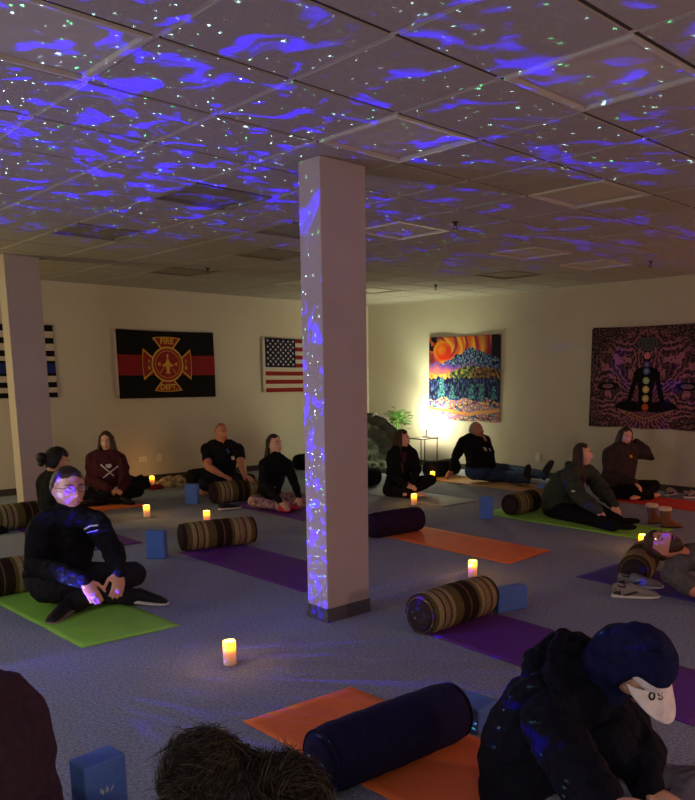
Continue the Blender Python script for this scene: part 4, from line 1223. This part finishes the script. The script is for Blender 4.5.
# --- long-haired woman by the lamp
p = Person('woman in black with very long brown hair sitting near the lamp corner', 9.95, -75, 1.0, .95, .010)
p.set(pel=(397, 487, .05), neck=(402, 449, .0), shR=(392.5, 454, -.10), shL=(412, 453, .08), elR=(390, 472, -.15), wrR=(406, 486, -.30), elL=(417, 470, .0), wrL=(411, 483, -.22),
      knR=(388, 490, -.25), knL=(431, 480, .10), anR=(410, 494, 0, .06), anL=(411, 491, -.2), toR=(424, 495, 0, .05), toL=(402, 496, 0, .05))
p.start(); p.headframe((402.5, 430), (406.5, 449), -68, d=-.03, scale=1.0)
p.body(M['skin_pale'], {'R': (p.D(412, 487, -.34), (-.3, -.4, .8), .6), 'L': (p.D(406, 486, -.3), (-.3, -.4, .8), .6)})
p.face(M['hair_brown']); p.shirt(M['c_black'], 'cardigan', e=.016); p.pants(M['c_black'])
p.decal(p.S, [[(401, 456), (404, 452), (406, 452), (406.5, 457), (405, 462), (403.5, 463)]], M['c_maroon'], 'inner_top')
p.hair(M['hair_brown'], .014, -.07, .08, .004, 6, strands=((60, 180, 22, .34, .017, .05, .04), (180, 286, 26, .38, .017, .055, .05)))

# --- the older man
p = Person('balding older man in black shirt and jeans reclining by the right wall', 11.10, -75, 1.06, 1.25, .011)
p.set(pel=(480, 471, .0), neck=(473.5, 438, .12), shR=(462.5, 442.5, .06), shL=(485, 440.5, .18), elR=(456, 456, .12), wrR=(452, 470, .15), elL=(489, 452, .06), wrL=(487, 443, -.03),
      mid=(480, 456, .02), knR=(507, 476, 0, .09), knL=(508, 470, 0, .11), anR=(527, 479, -.55), anL=(544, 475, -.75), toR=(527, 472, -.6), toL=(549, 464, -.80))
p.start(); p.headframe((476.5, 422), (480.5, 439.3), -72, d=.08, scale=1.04)
p.body(M['skin_ruddy'], {'R': (p.D(446, 477, .1), (-.3, -.2, .8), .2), 'L': (p.D(484.5, 438, -.02), (.5, -.4, .2), .6)}, feet=False)
p.face(M['hair_grey']); p.shirt(M['c_black'], 'button_shirt', collar='high', e=.013); p.pants(M['c_jeans'], 'jeans')
p.worn_shoe('R', M['shoe_black'], M['shoe_dark'], .28, up=(.3, .8, .3)); p.worn_shoe('L', M['shoe_black'], M['shoe_dark'], .28, up=(.3, .8, .3))
p.hair(M['hair_grey'], .004, -.04, .12, .001, 7, name='short_grey_hair')
p.decal(p.S, [[(482.8, 447), (490, 448.3), (491.3, 451.3), (484.8, 450.7)]], M['print_white'], 'name_tag')

# --- woman in the green-grey hoodie
p = Person('woman in a grey-green hoodie reaching forward on the far green mat', 8.40, -75, 1.0, 1.22, .0095)
p.set(pel=(560, 510, .05), neck=(577.5, 470, -.15), shR=(569, 476, -.30), shL=(591, 475, .0), elR=(579, 496, -.48), wrR=(598, 510, -.62), elL=(602, 491, -.18), wrL=(613.5, 504, -.42),
      mid=(563, 490, .0), knR=(586, 518, -.45), knL=(594, 509, -.25), anR=(614, 526, 0, .06), anL=(619, 521, 0, .06), toR=(632, 527, 0, .06), toL=(633, 521, 0, .06))
p.start(); p.headframe((582, 443), (589, 467.5), -70, d=-.18, scale=1.0)
p.body(M['skin_pale'], {'R': (p.D(604, 522, -.68), (-.2, -.3, .9), .4), 'L': (p.D(620, 514, -.48), (-.1, -.3, .9), .4)})
p.face(M['hair_dark']); p.shirt(M['c_olive'], 'hoodie', collar='hood', e=.026, disp=.03); p.pants(M['c_black'])
b = MB(); p.feet(b, .008); o = p.build('socks', b, M['c_black']); remesh(o, .010, 1); p.flat(o, .009)
p.hair(M['hair_brown'], .013, -.06, .085, .003, 8, strands=((75, 180, 16, .15, .016, .03, .0), (180, 266, 18, .24, .017, .055, .02), (262, 282, 6, .30, .012, .05, .06)))
p.decal(p.S, [[(571.5, 490.3), (575, 490.3), (575, 492), (571.5, 492)]], M['print_white'], 'sleeve_tag')

# --- woman with a hand behind her head
p = Person('woman in dark fleece with one hand behind her head, sitting on the red mat', 9.65, -110, 1.0, 1.15, .010)
p.set(pel=(617, 490, .05), neck=(624, 447.5, .0), shR=(610, 453, -.06), shL=(636, 451, .05), elR=(606, 475, -.12), wrR=(634, 482, -.36), elL=(650, 456, .0), wrL=(636, 442, .10),
      knR=(637, 491, 0, .12), knL=(654, 486, 0, .13), anR=(650, 496, 0, .05), anL=(640, 496.5, 0, .05), toR=(662, 494, 0, .05), toL=(622, 500, 0, .045))
p.start(); p.headframe((627.5, 428), (625.5, 446.5), -118, d=-.02, scale=1.0)
p.body(M['skin_pale'], {'R': (p.D(642, 489.5, -.44), (.2, -.3, .9), .35), 'L': (p.D(630, 437, .10), (.3, .8, .2), .4)})
p.face(M['hair_dark']); p.shirt(M['c_darkgrey'], 'fleece_pullover', collar='high', e=.02, disp=.028); p.pants(M['c_black'])
p.hair(M['hair_dark'], .012, -.06, .085, .003, 9, strands=((60, 120, 10, .26, .014, .045, .06), (120, 240, 20, .20, .014, .03, .0), (240, 300, 10, .26, .014, .045, .06)))
p.decal(p.S, [[(629.6, 455.6), (631, 454.4), (632.8, 455.8), (632, 457.8), (630, 457.6)]], M['fl_gold'], 'chest_badge')

# --- the lying man
p = Person('bearded man in a grey t-shirt lying with his head on a bolster', 6.20, -90, 1.05, 1.1, .0085)
hx, hy = 5.32, 2.72
p.J = dict(pel=Vector((5.42, 1.50, .13)), neck=Zp(684, 556, .29), shR=Zp(672, 574, .19), shL=Zp(712, 556, .22), mid=Vector((5.5, 1.95, .17)),
           elR=Zp(694, 590, .10), wrR=Vector((5.12, 1.72, .08)), elL=Vector((5.92, 1.95, .09)), wrL=Vector((5.86, 1.70, .07)),
           knR=Vector((5.32, 1.05, .13)), knL=Vector((5.54, 1.05, .13)), anR=Vector((5.30, .63, .07)), anL=Vector((5.56, .63, .07)), toR=Vector((5.25, .57, .22)), toL=Vector((5.60, .57, .22)))
p.start(); _c = Zp(664, 545, .37); _u = Vector((-.30, .93, .12)).normalized(); p.headframe(_c+_u*.125, _c-_u*.125, Vector((-.50, -.14, .80)), scale=1.05)
p.body(M['skin_ruddy'], {'R': (Vector((5.14, 1.5, .06)), (-.2, 0, 1), .4), 'L': (Vector((5.84, 1.5, .06)), (.2, 0, 1), .4)}, feet=False)
p.face(M['hair_brown'], closed=True); p.shirt(M['c_greytee'], 't_shirt', .62, e=.013); p.pants(M['c_charcoal'])
p.worn_shoe('R', M['shoe_black'], M['shoe_dark'], .27, up=(0, 1, .2)); p.worn_shoe('L', M['shoe_black'], M['shoe_dark'], .27, up=(0, 1, .2))
p.hair(M['hair_brown'], .014, -.03, .07, .006, 10)
def beard(d, q):
    m_ = sstep(-.03, -.05, q.z)*sstep(-.02, .02, q.x); return -.010+.015*m_
p.build('beard', MB().loft(head_rings(p.H, 40, 34, beard), 0, True, True), M['hair_brown'], p.B)
print('PEOPLE1 done')
# --- hooded person in the right foreground
p = Person('hooded person in dark fleece bending over, white cap brim showing', 2.60, -65, 1.02, 1.22, .0075)
p.set(pel=(545, 805, .12), neck=(592, 690, .04), shR=(548, 722, -.14), shL=(618, 716, .14), elR=(592, 792, -.38), wrR=(606, 806, -.50), elL=(640, 752, .0), wrL=(646, 788, -.18),
      mid=(540, 735, .10), knR=(640, 835, 0, .14), knL=(700, 792, 0, .22), anR=(660, 850, 0, .07), anL=(640, 870, 0, .07), toR=(690, 850, 0, .05), toL=(620, 890, 0, .05))
p.start(); _h = facing(-106); _c = p.D(637, 664, -.10); _f = (_h*.60+Vector((0, 0, -.80))).normalized(); _u = (_h*.80+Vector((0, 0, .60))).normalized()
p.headframe(_c+_u*.122, _c-_u*.122, _f, scale=1.02)
p.body(M['skin_pale'], {'R': (p.D(622, 806, -.56), (-.2, -.2, .8), .7), 'L': (p.D(676, 803, -.25), (.1, -.3, .9), .5)})
p.face(M['hair_dark'])
p.shirt(M['c_navyjacket'], 'fleece_jacket', e=.024, disp=.03, extra=((p.D(604, 748, -.06), (.10, .10, .10)), (p.D(612, 726, .0), (.09, .09, .08))))
p.pants(M['c_greypants'], e=.014)
# knitted hood over the head
def hoodf(d, q):
    open_ = sstep(.030, .055, q.x)*sstep(.062, .045, q.z)
    return .026*(1-open_)-.014*open_+.006*mnoise.noise(Vector((d.x*5, d.y*5, d.z*5)))
hb = MB().loft(head_rings(p.H, 56, 46, hoodf), 0, True, True)
hb.ball(p.H @ Vector((-.03, -.03, .128)), (.040, .045, .03), 14)
hb.tube([p.H @ Vector((-.06, 0, -.05)), p.J['neck'].lerp(p.H @ Vector((-.05, 0, -.08)), .4), p.J['neck']], [.095, .10, .105], 18)
ho = p.build('hood', hb, M['c_navyhood'], p.T); remesh(ho, .008, 3, .012, .12)
# bunched jacket hood on the shoulders
cb = MB(); n_ = p.J['neck']; H = p.H
cb.tube([p.D(534, 690, .08), p.D(536, 660, .12), p.D(556, 645, .14), p.D(584, 648, .12), p.D(596, 664, .08)], [.05, .052, .048, .045, .04], 14)
cb.tube([p.D(562, 634, .06), p.D(552, 652, -.04), p.D(553, 678, -.12), p.D(572, 704, -.14), p.D(598, 718, -.10)], [.020, .024, .026, .026, .020], 12)
cb.tube([p.D(562, 634, .06), p.D(578, 637, .12), p.D(596, 646, .12)], [.020, .022, .020], 12)
cb.ball(p.D(572, 680, .03), (.11, .11, .085), 18)
co = p.build('jacket_hood', cb, M['c_navyjacket'], p.S); remesh(co, .008, 2, .028, .10)
# cap with a curved brim
br = MB(); top_ = []; bot = []
nu, nv = 16, 8; vs = []
for lay_ in (0, -.004):
    for j in range(nv+1):
        for i in range(nu+1):
            a = R(-62+124*i/nu); rr = .085+.100*(j/nv)*(math.cos(a*.95)**.35)
            x_, y_ = rr*math.cos(a)+.012, .104*math.sin(a)*(1-.1*j/nv)
            z_ = .046-.018*(y_/.08)**2-.06*(x_-.09)**1-.010*(j/nv)+lay_
            vs.append(p.H @ Vector((x_, y_, z_)))
k_ = (nu+1)*(nv+1); fs = []
for j in range(nv):
    for i in range(nu):
        a = j*(nu+1)+i; fs.append((a, a+nu+1, a+nu+2, a+1)); fs.append((a+k_, a+1+k_, a+nu+2+k_, a+nu+1+k_))
for i in range(nu): a = nv*(nu+1)+i; fs.append((a, a+k_, a+1+k_, a+1))
for j in range(nv):
    a = j*(nu+1); b2 = a+nu+1; fs.append((a, a+k_, b2+k_, b2)); a += nu; b2 += nu; fs.append((b2, b2+k_, a+k_, a))
br.add(vs, fs, 0, True)
def capf(d, q):
    m_ = sstep(.025, .035, q.z); return -.012+.026*m_
cpm = MB().loft(head_rings(p.H, 44, 36, capf), 0, True, True)
cp_ = p.build('cap', cpm, M['c_cap'], p.T)
p.build('cap_brim', br, M['c_cap'], cp_)
def ringq(cx_, cz_, rx, ry, w_, a0=0, a1=360, n=14):
    out = []
    for k in range(n):
        A0, A1 = R(a0+(a1-a0)*k/n), R(a0+(a1-a0)*(k+1)/n)
        out.append([(cx_+(rx+s_*w_)*math.cos(A_), cz_+(ry+s_*w_)*math.sin(A_)) for A_, s_ in ((A0, .5), (A0, -.5), (A1, -.5), (A1, .5))])
    return out
brim = [c for c in cp_.children][0]
p.decal(brim, ringq(652, 696, 2.6, 3.6, 2.2)+ringq(660.2, 693.8, 1.9, 1.9, 2.0, 0, -270, 8)+ringq(660.7, 697.6, 1.9, 1.9, 2.0, -90, 180, 8), M['glass_frame'], 'cap_lettering', .0015)

# --- person at the left edge, brown jacket
p = Person('person in a brown plum jacket cut off by the left edge', 2.35, -40, 1.04, 1.1, .012)
p.set(pel=(-10, 830, .05), neck=(-14, 690, .0), shR=(-40, 715, -.2), shL=(22, 716, .12), elR=(-60, 800, -.2), wrR=(-20, 850, -.2), elL=(38, 795, .10), wrL=(50, 850, -.12),
      knR=(-10, 900, 0, .12), knL=(90, 860, 0, .12), anR=(40, 880, 0, .06), anL=(20, 900, 0, .06), toR=(70, 880, 0, .05), toL=(0, 920, 0, .05))
p.start(); p.headframe(p.D(-56, 592, 0), p.D(-50, 672, -.02), -40, scale=1.0)
p.body(M['skin'], {'R': (p.D(0, 860, -.3), (0, 0, 1), .5), 'L': (p.D(60, 870, -.2), (0, 0, 1), .5)})
p.face(M['hair_dark']); p.shirt(M['c_brownjacket'], 'jacket', collar='high', e=.02, disp=.014); p.pants(M['c_charcoal'])
p.hair(M['hair_dark'], .014, -.04, .075, .004, 12)

# --- shaggy-haired person at the bottom
p = Person('person with shaggy dark hair at the bottom, seen from behind', 1.45, 60, .98, 1.0, .013)
p.J = {}
hd_c = Dp(232, 822, 1.45)
nb = hd_c+Vector((-.03, -.04, -.17)); fd = facing(60); sdv = Vector((-fd.y, fd.x, 0))
gz = lambda v, z: Vector((v.x, v.y, z))
p.J = dict(neck=nb, shR=nb-sdv*.17-Vector((0, 0, .05)), shL=nb+sdv*.17-Vector((0, 0, .05)), pel=gz(nb-fd*.05, .13), mid=gz(nb-fd*.08, .38))
p.J.update(elR=p.J['shR']+Vector((0, 0, -.27))+fd*.04-sdv*.03, elL=p.J['shL']+Vector((0, 0, -.27))+fd*.04+sdv*.03)
p.J.update(wrR=gz(p.J['elR']+fd*.22+sdv*.06, .22), wrL=gz(p.J['elL']+fd*.22-sdv*.06, .22), knR=gz(p.J['pel']+fd*.33-sdv*.30, .13), knL=gz(p.J['pel']+fd*.33+sdv*.30, .13),
           anR=gz(p.J['pel']+fd*.34+sdv*.08, .06), anL=gz(p.J['pel']+fd*.24-sdv*.10, .06), toR=gz(p.J['pel']+fd*.36+sdv*.22, .05), toL=gz(p.J['pel']+fd*.26-sdv*.24, .05))
p.start(); p.headframe(hd_c+Vector((0, 0, .12)), hd_c-Vector((0, 0, .12)), 60, scale=1.0)
p.body(M['skin'], {'R': (p.J['wrR']+fd*.1, (0, 0, 1), .5), 'L': (p.J['wrL']+fd*.1, (0, 0, 1), .5)})
p.face(M['hair_dark']); p.shirt(M['c_charcoal'], 'sweater', collar='high'); p.pants(M['c_black'])
rn = random.Random(11); hb = cap_hair(p.H, .02, -.09, .06, .02, 3)
hr = p.build('hair', hb, M['hair_black'], p.B)
st = MB(); cores = [(Dp(207, 770, 1.42), .070), (Dp(287, 795, 1.42), .066), (Dp(245, 800, 1.45), .080), (Dp(184, 792, 1.40), .045)]
st_m = [M['hair_black'], M['hair_dark'], M['hair_ash']]
def lock(c, R0, n, L_):
    for i in range(n):
        d = Vector((rn.gauss(0, 1), rn.gauss(0, 1), rn.gauss(.25, 1))).normalized()
        if d.z < -.5: continue
        p0 = c+d*R0*rn.uniform(.93, 1.03); t_ = Vector((rn.gauss(0, 1), rn.gauss(0, 1), rn.gauss(-.6, .6))); t_ = (t_-d*t_.dot(d)).normalized()
        # neighbouring hairs run the same way
        fl_ = Vector((mnoise.noise(p0*14), mnoise.noise(p0*14+Vector((7, 3, 1))), mnoise.noise(p0*14+Vector((2, 9, 5)))))
        t_ = (t_*.25+(fl_-d*fl_.dot(d)).normalized()).normalized()
        ln = L_*rn.uniform(.6, 1.2); pts = [p0]; cur = d*rn.uniform(.05, .35)+t_
        for q in range(3):
            cur = (cur+Vector((rn.gauss(0, .16), rn.gauss(0, .16), rn.gauss(-.18, .16)))-d*.22).normalized()
            pts.append(pts[-1]+cur*ln/3)
        r_ = rn.uniform(.0006, .0011)
        u_ = rn.random(); mi = 2 if u_ < .30 else (1 if u_ < .65 else 0)
        st.tube(pts, [r_, r_, r_*.8, r_*.3], 3, mi, dome=False)
for (c_, r_), n_ in zip(cores, (5200, 4600, 3000, 1800)): lock(c_, r_, int(n_*1.5), .065)
so = p.build('loose_curls', st, st_m, hr); so['kind'] = 'stuff'
bn = MB()
for c_, r_ in cores: bn.ball(c_, (r_*.97, r_*.97, r_*.95), 20)
bo = p.build('gathered_hair', bn, M['hair_black'], hr); remesh(bo, .008, 4, .02, .05)
B0, B1, STARS, PROJ = .85, 4.4, 66, 60
# ------------------------------------------------------------------ light
def point(name, loc, energy, color, size=.1):
    ld = bpy.data.lights.new(name, 'POINT'); ld.energy = energy; ld.color = color; ld.shadow_soft_size = size
    o = bpy.data.objects.new(name, ld); COL.objects.link(o); o.location = loc; return o
# star projector standing on the carpet just left of the frame
PP = (1.12, 4.42, .12)
pr = thing('star_projector', 'small round star projector on the carpet left of the view', 'projector', (PP[0], PP[1], 0))
MB().lathe([(.05, .001), (.055, .01), (.04, .03), (.045, .05), (.04, .09), (.02, .098)], 24).build('housing', M['shoe_black'], pr)
ld = bpy.data.lights.new('projector_beam', 'POINT'); ld.energy = 1; ld.shadow_soft_size = .004; ld.use_nodes = True
nt = ld.node_tree; N = nt.nodes; L = nt.links
em_ = N['Emission']
tc = N.new('ShaderNodeTexCoord')
sep = N.new('ShaderNodeSeparateXYZ'); L.new(tc.outputs['Normal'], sep.inputs[0])
def mth(op, a, b=None, c=None):
    n = N.new('ShaderNodeMath'); n.operation = op
    for i, v in enumerate((a, b, c)):
        if v is None: continue
        if isinstance(v, (int, float)): n.inputs[i].default_value = v
        else: L.new(v, n.inputs[i])
    return n.outputs[0]
SG = PROJ_SIGN = 1
dx, dy, dz = (mth('MULTIPLY', sep.outputs[i], SG) for i in range(3))
den = mth('ADD', dz, 1.02)
sx_, sy_ = mth('DIVIDE', dx, den), mth('DIVIDE', dy, den)
cmb = N.new('ShaderNodeCombineXYZ'); L.new(sx_, cmb.inputs[0]); L.new(sy_, cmb.inputs[1])
vor = N.new('ShaderNodeTexVoronoi'); vor.voronoi_dimensions = '2D'; vor.inputs['Scale'].default_value = 46; vor.inputs['Randomness'].default_value = 1
L.new(cmb.outputs[0], vor.inputs['Vector'])
csep = N.new('ShaderNodeSeparateColor'); L.new(vor.outputs['Color'], csep.inputs[0])
rad = mth('MULTIPLY_ADD', mth('POWER', csep.outputs[0], 4), .032, .025)
star = mth('LESS_THAN', vor.outputs['Distance'], rad)
star = mth('MULTIPLY', star, mth('GREATER_THAN', csep.outputs[2], .25))
vo2 = N.new('ShaderNodeTexVoronoi'); vo2.voronoi_dimensions = '2D'; vo2.inputs['Scale'].default_value = 85
L.new(cmb.outputs[0], vo2.inputs['Vector']); c2s = N.new('ShaderNodeSeparateColor'); L.new(vo2.outputs['Color'], c2s.inputs[0])
star2 = mth('MULTIPLY', mth('LESS_THAN', vo2.outputs['Distance'], .056), mth('GREATER_THAN', c2s.outputs[1], .58))
star = mth('MAXIMUM', star, mth('MULTIPLY', star2, .6))
scol = N.new('ShaderNodeMix'); scol.data_type = 'RGBA'
scol.inputs[6].default_value = (.45, .95, 1.0, 1); scol.inputs[7].default_value = (.1, 1, .35, 1)
L.new(mth('GREATER_THAN', csep.outputs[1], .72), scol.inputs[0])
# drifting blue cloud shapes
n1 = N.new('ShaderNodeTexNoise'); n1.inputs['Scale'].default_value = 34; n1.inputs['Detail'].default_value = 2.5; n1.inputs['Distortion'].default_value = 1.0
L.new(cmb.outputs[0], n1.inputs['Vector'])
cl_ = N.new('ShaderNodeMapRange'); cl_.interpolation_type = 'SMOOTHSTEP'
cl_.inputs[1].default_value = .545; cl_.inputs[2].default_value = .70; cl_.inputs[3].default_value = .0; cl_.inputs[4].default_value = 1
L.new(n1.outputs['Fac'], cl_.inputs[0])
# the beam is aimed up and to the right of the room and fades to its rim
ax = Vector((.66, -.36, .66)).normalized()
dot = mth('ADD', mth('ADD', mth('MULTIPLY', dx, ax.x), mth('MULTIPLY', dy, ax.y)), mth('MULTIPLY', dz, ax.z))
fall = N.new('ShaderNodeMapRange'); fall.inputs[1].default_value = .22; fall.inputs[2].default_value = .80; fall.inputs[3].default_value = .06; fall.inputs[4].default_value = 1
L.new(dot, fall.inputs[0])
blue = N.new('ShaderNodeMix'); blue.data_type = 'RGBA'; blue.blend_type = 'MIX'
blue.inputs[6].default_value = (.16*B0, .12*B0, .42*B0, 1); blue.inputs[7].default_value = (.06*B1, .0*B1, 3.6*B1, 1)
L.new(cl_.outputs[0], blue.inputs[0])
fin = N.new('ShaderNodeMix'); fin.data_type = 'RGBA'; L.new(star, fin.inputs[0]); L.new(blue.outputs[2], fin.inputs[6])
ss = N.new('ShaderNodeVectorMath'); ss.operation = 'SCALE'; L.new(scol.outputs[2], ss.inputs[0]); L.new(mth('MULTIPLY', mth('SUBTRACT', 1.5, fall.outputs[0]), STARS), ss.inputs['Scale'])
L.new(ss.outputs[0], fin.inputs[7])
low = N.new('ShaderNodeMapRange'); low.interpolation_type = 'SMOOTHSTEP'; low.inputs[1].default_value = -.14; low.inputs[2].default_value = .09; low.inputs[3].default_value = .03; low.inputs[4].default_value = 1
L.new(dz, low.inputs[0])
side = N.new('ShaderNodeMapRange'); side.interpolation_type = 'SMOOTHSTEP'; side.inputs[1].default_value = -.05; side.inputs[2].default_value = .16
L.new(mth('SUBTRACT', dz, mth('MULTIPLY', dy, .8)), side.inputs[0])
low = type('o', (), {'outputs': [mth('MULTIPLY', low.outputs[0], side.outputs[0])]})
L.new(fin.outputs[2], em_.inputs['Color']); L.new(mth('MULTIPLY', mth('MULTIPLY', fall.outputs[0], low.outputs[0]), PROJ), em_.inputs['Strength'])
lo = bpy.data.objects.new('projector_beam', ld); COL.objects.link(lo); lo.location = PP

point('corner_lamp_light', (9.26, 8.84, .98), 10, (.90, 1.0, .58), .08)
up = bpy.data.lights.new('corner_uplight', 'SPOT'); up.energy = 26; up.color = (.92, 1, .62); up.spot_size = R(125); up.spot_blend = .8; up.shadow_soft_size = .05
uo = bpy.data.objects.new('corner_uplight', up); COL.objects.link(uo); uo.location = (9.2, 8.84, 1.0); uo.rotation_euler = (R(180), 0, 0)
point('salt_lamp_light', (3.7, -1.2, .95), 26, (1, .56, .42), .15)
point('right_lamp_light', (9.1, 1.2, .7), 26, (1, .36, .22), .15)
point('left_lamp_light', (.4, 9.3, 1.2), 36, (1, .78, .30), .12)
point('rear_fill', (-1.2, -1.6, 1.3), 28, (1, .90, .80), .4)  # unseen fill added behind the viewpoint for neutral ambience
point('left_fill', (-1.8, 4.0, 1.8), 30, (.95, .95, 1), .4)  # added soft fill from the left; the wall there has no opening
wd = bpy.data.worlds.new('world'); SC.world = wd; wd.use_nodes = True
wd.node_tree.nodes['Background'].inputs[0].default_value = (.02, .02, .03, 1)
SC.view_settings.view_transform = 'Standard'; SC.view_settings.look = 'None'
SC.view_settings.exposure = 1.42; SC.view_settings.gamma = 1
try:
    SC.cycles.use_denoising = True; SC.cycles.denoiser = 'OPENIMAGEDENOISE'
    SC.cycles.sample_clamp_indirect = 4
except Exception: pass
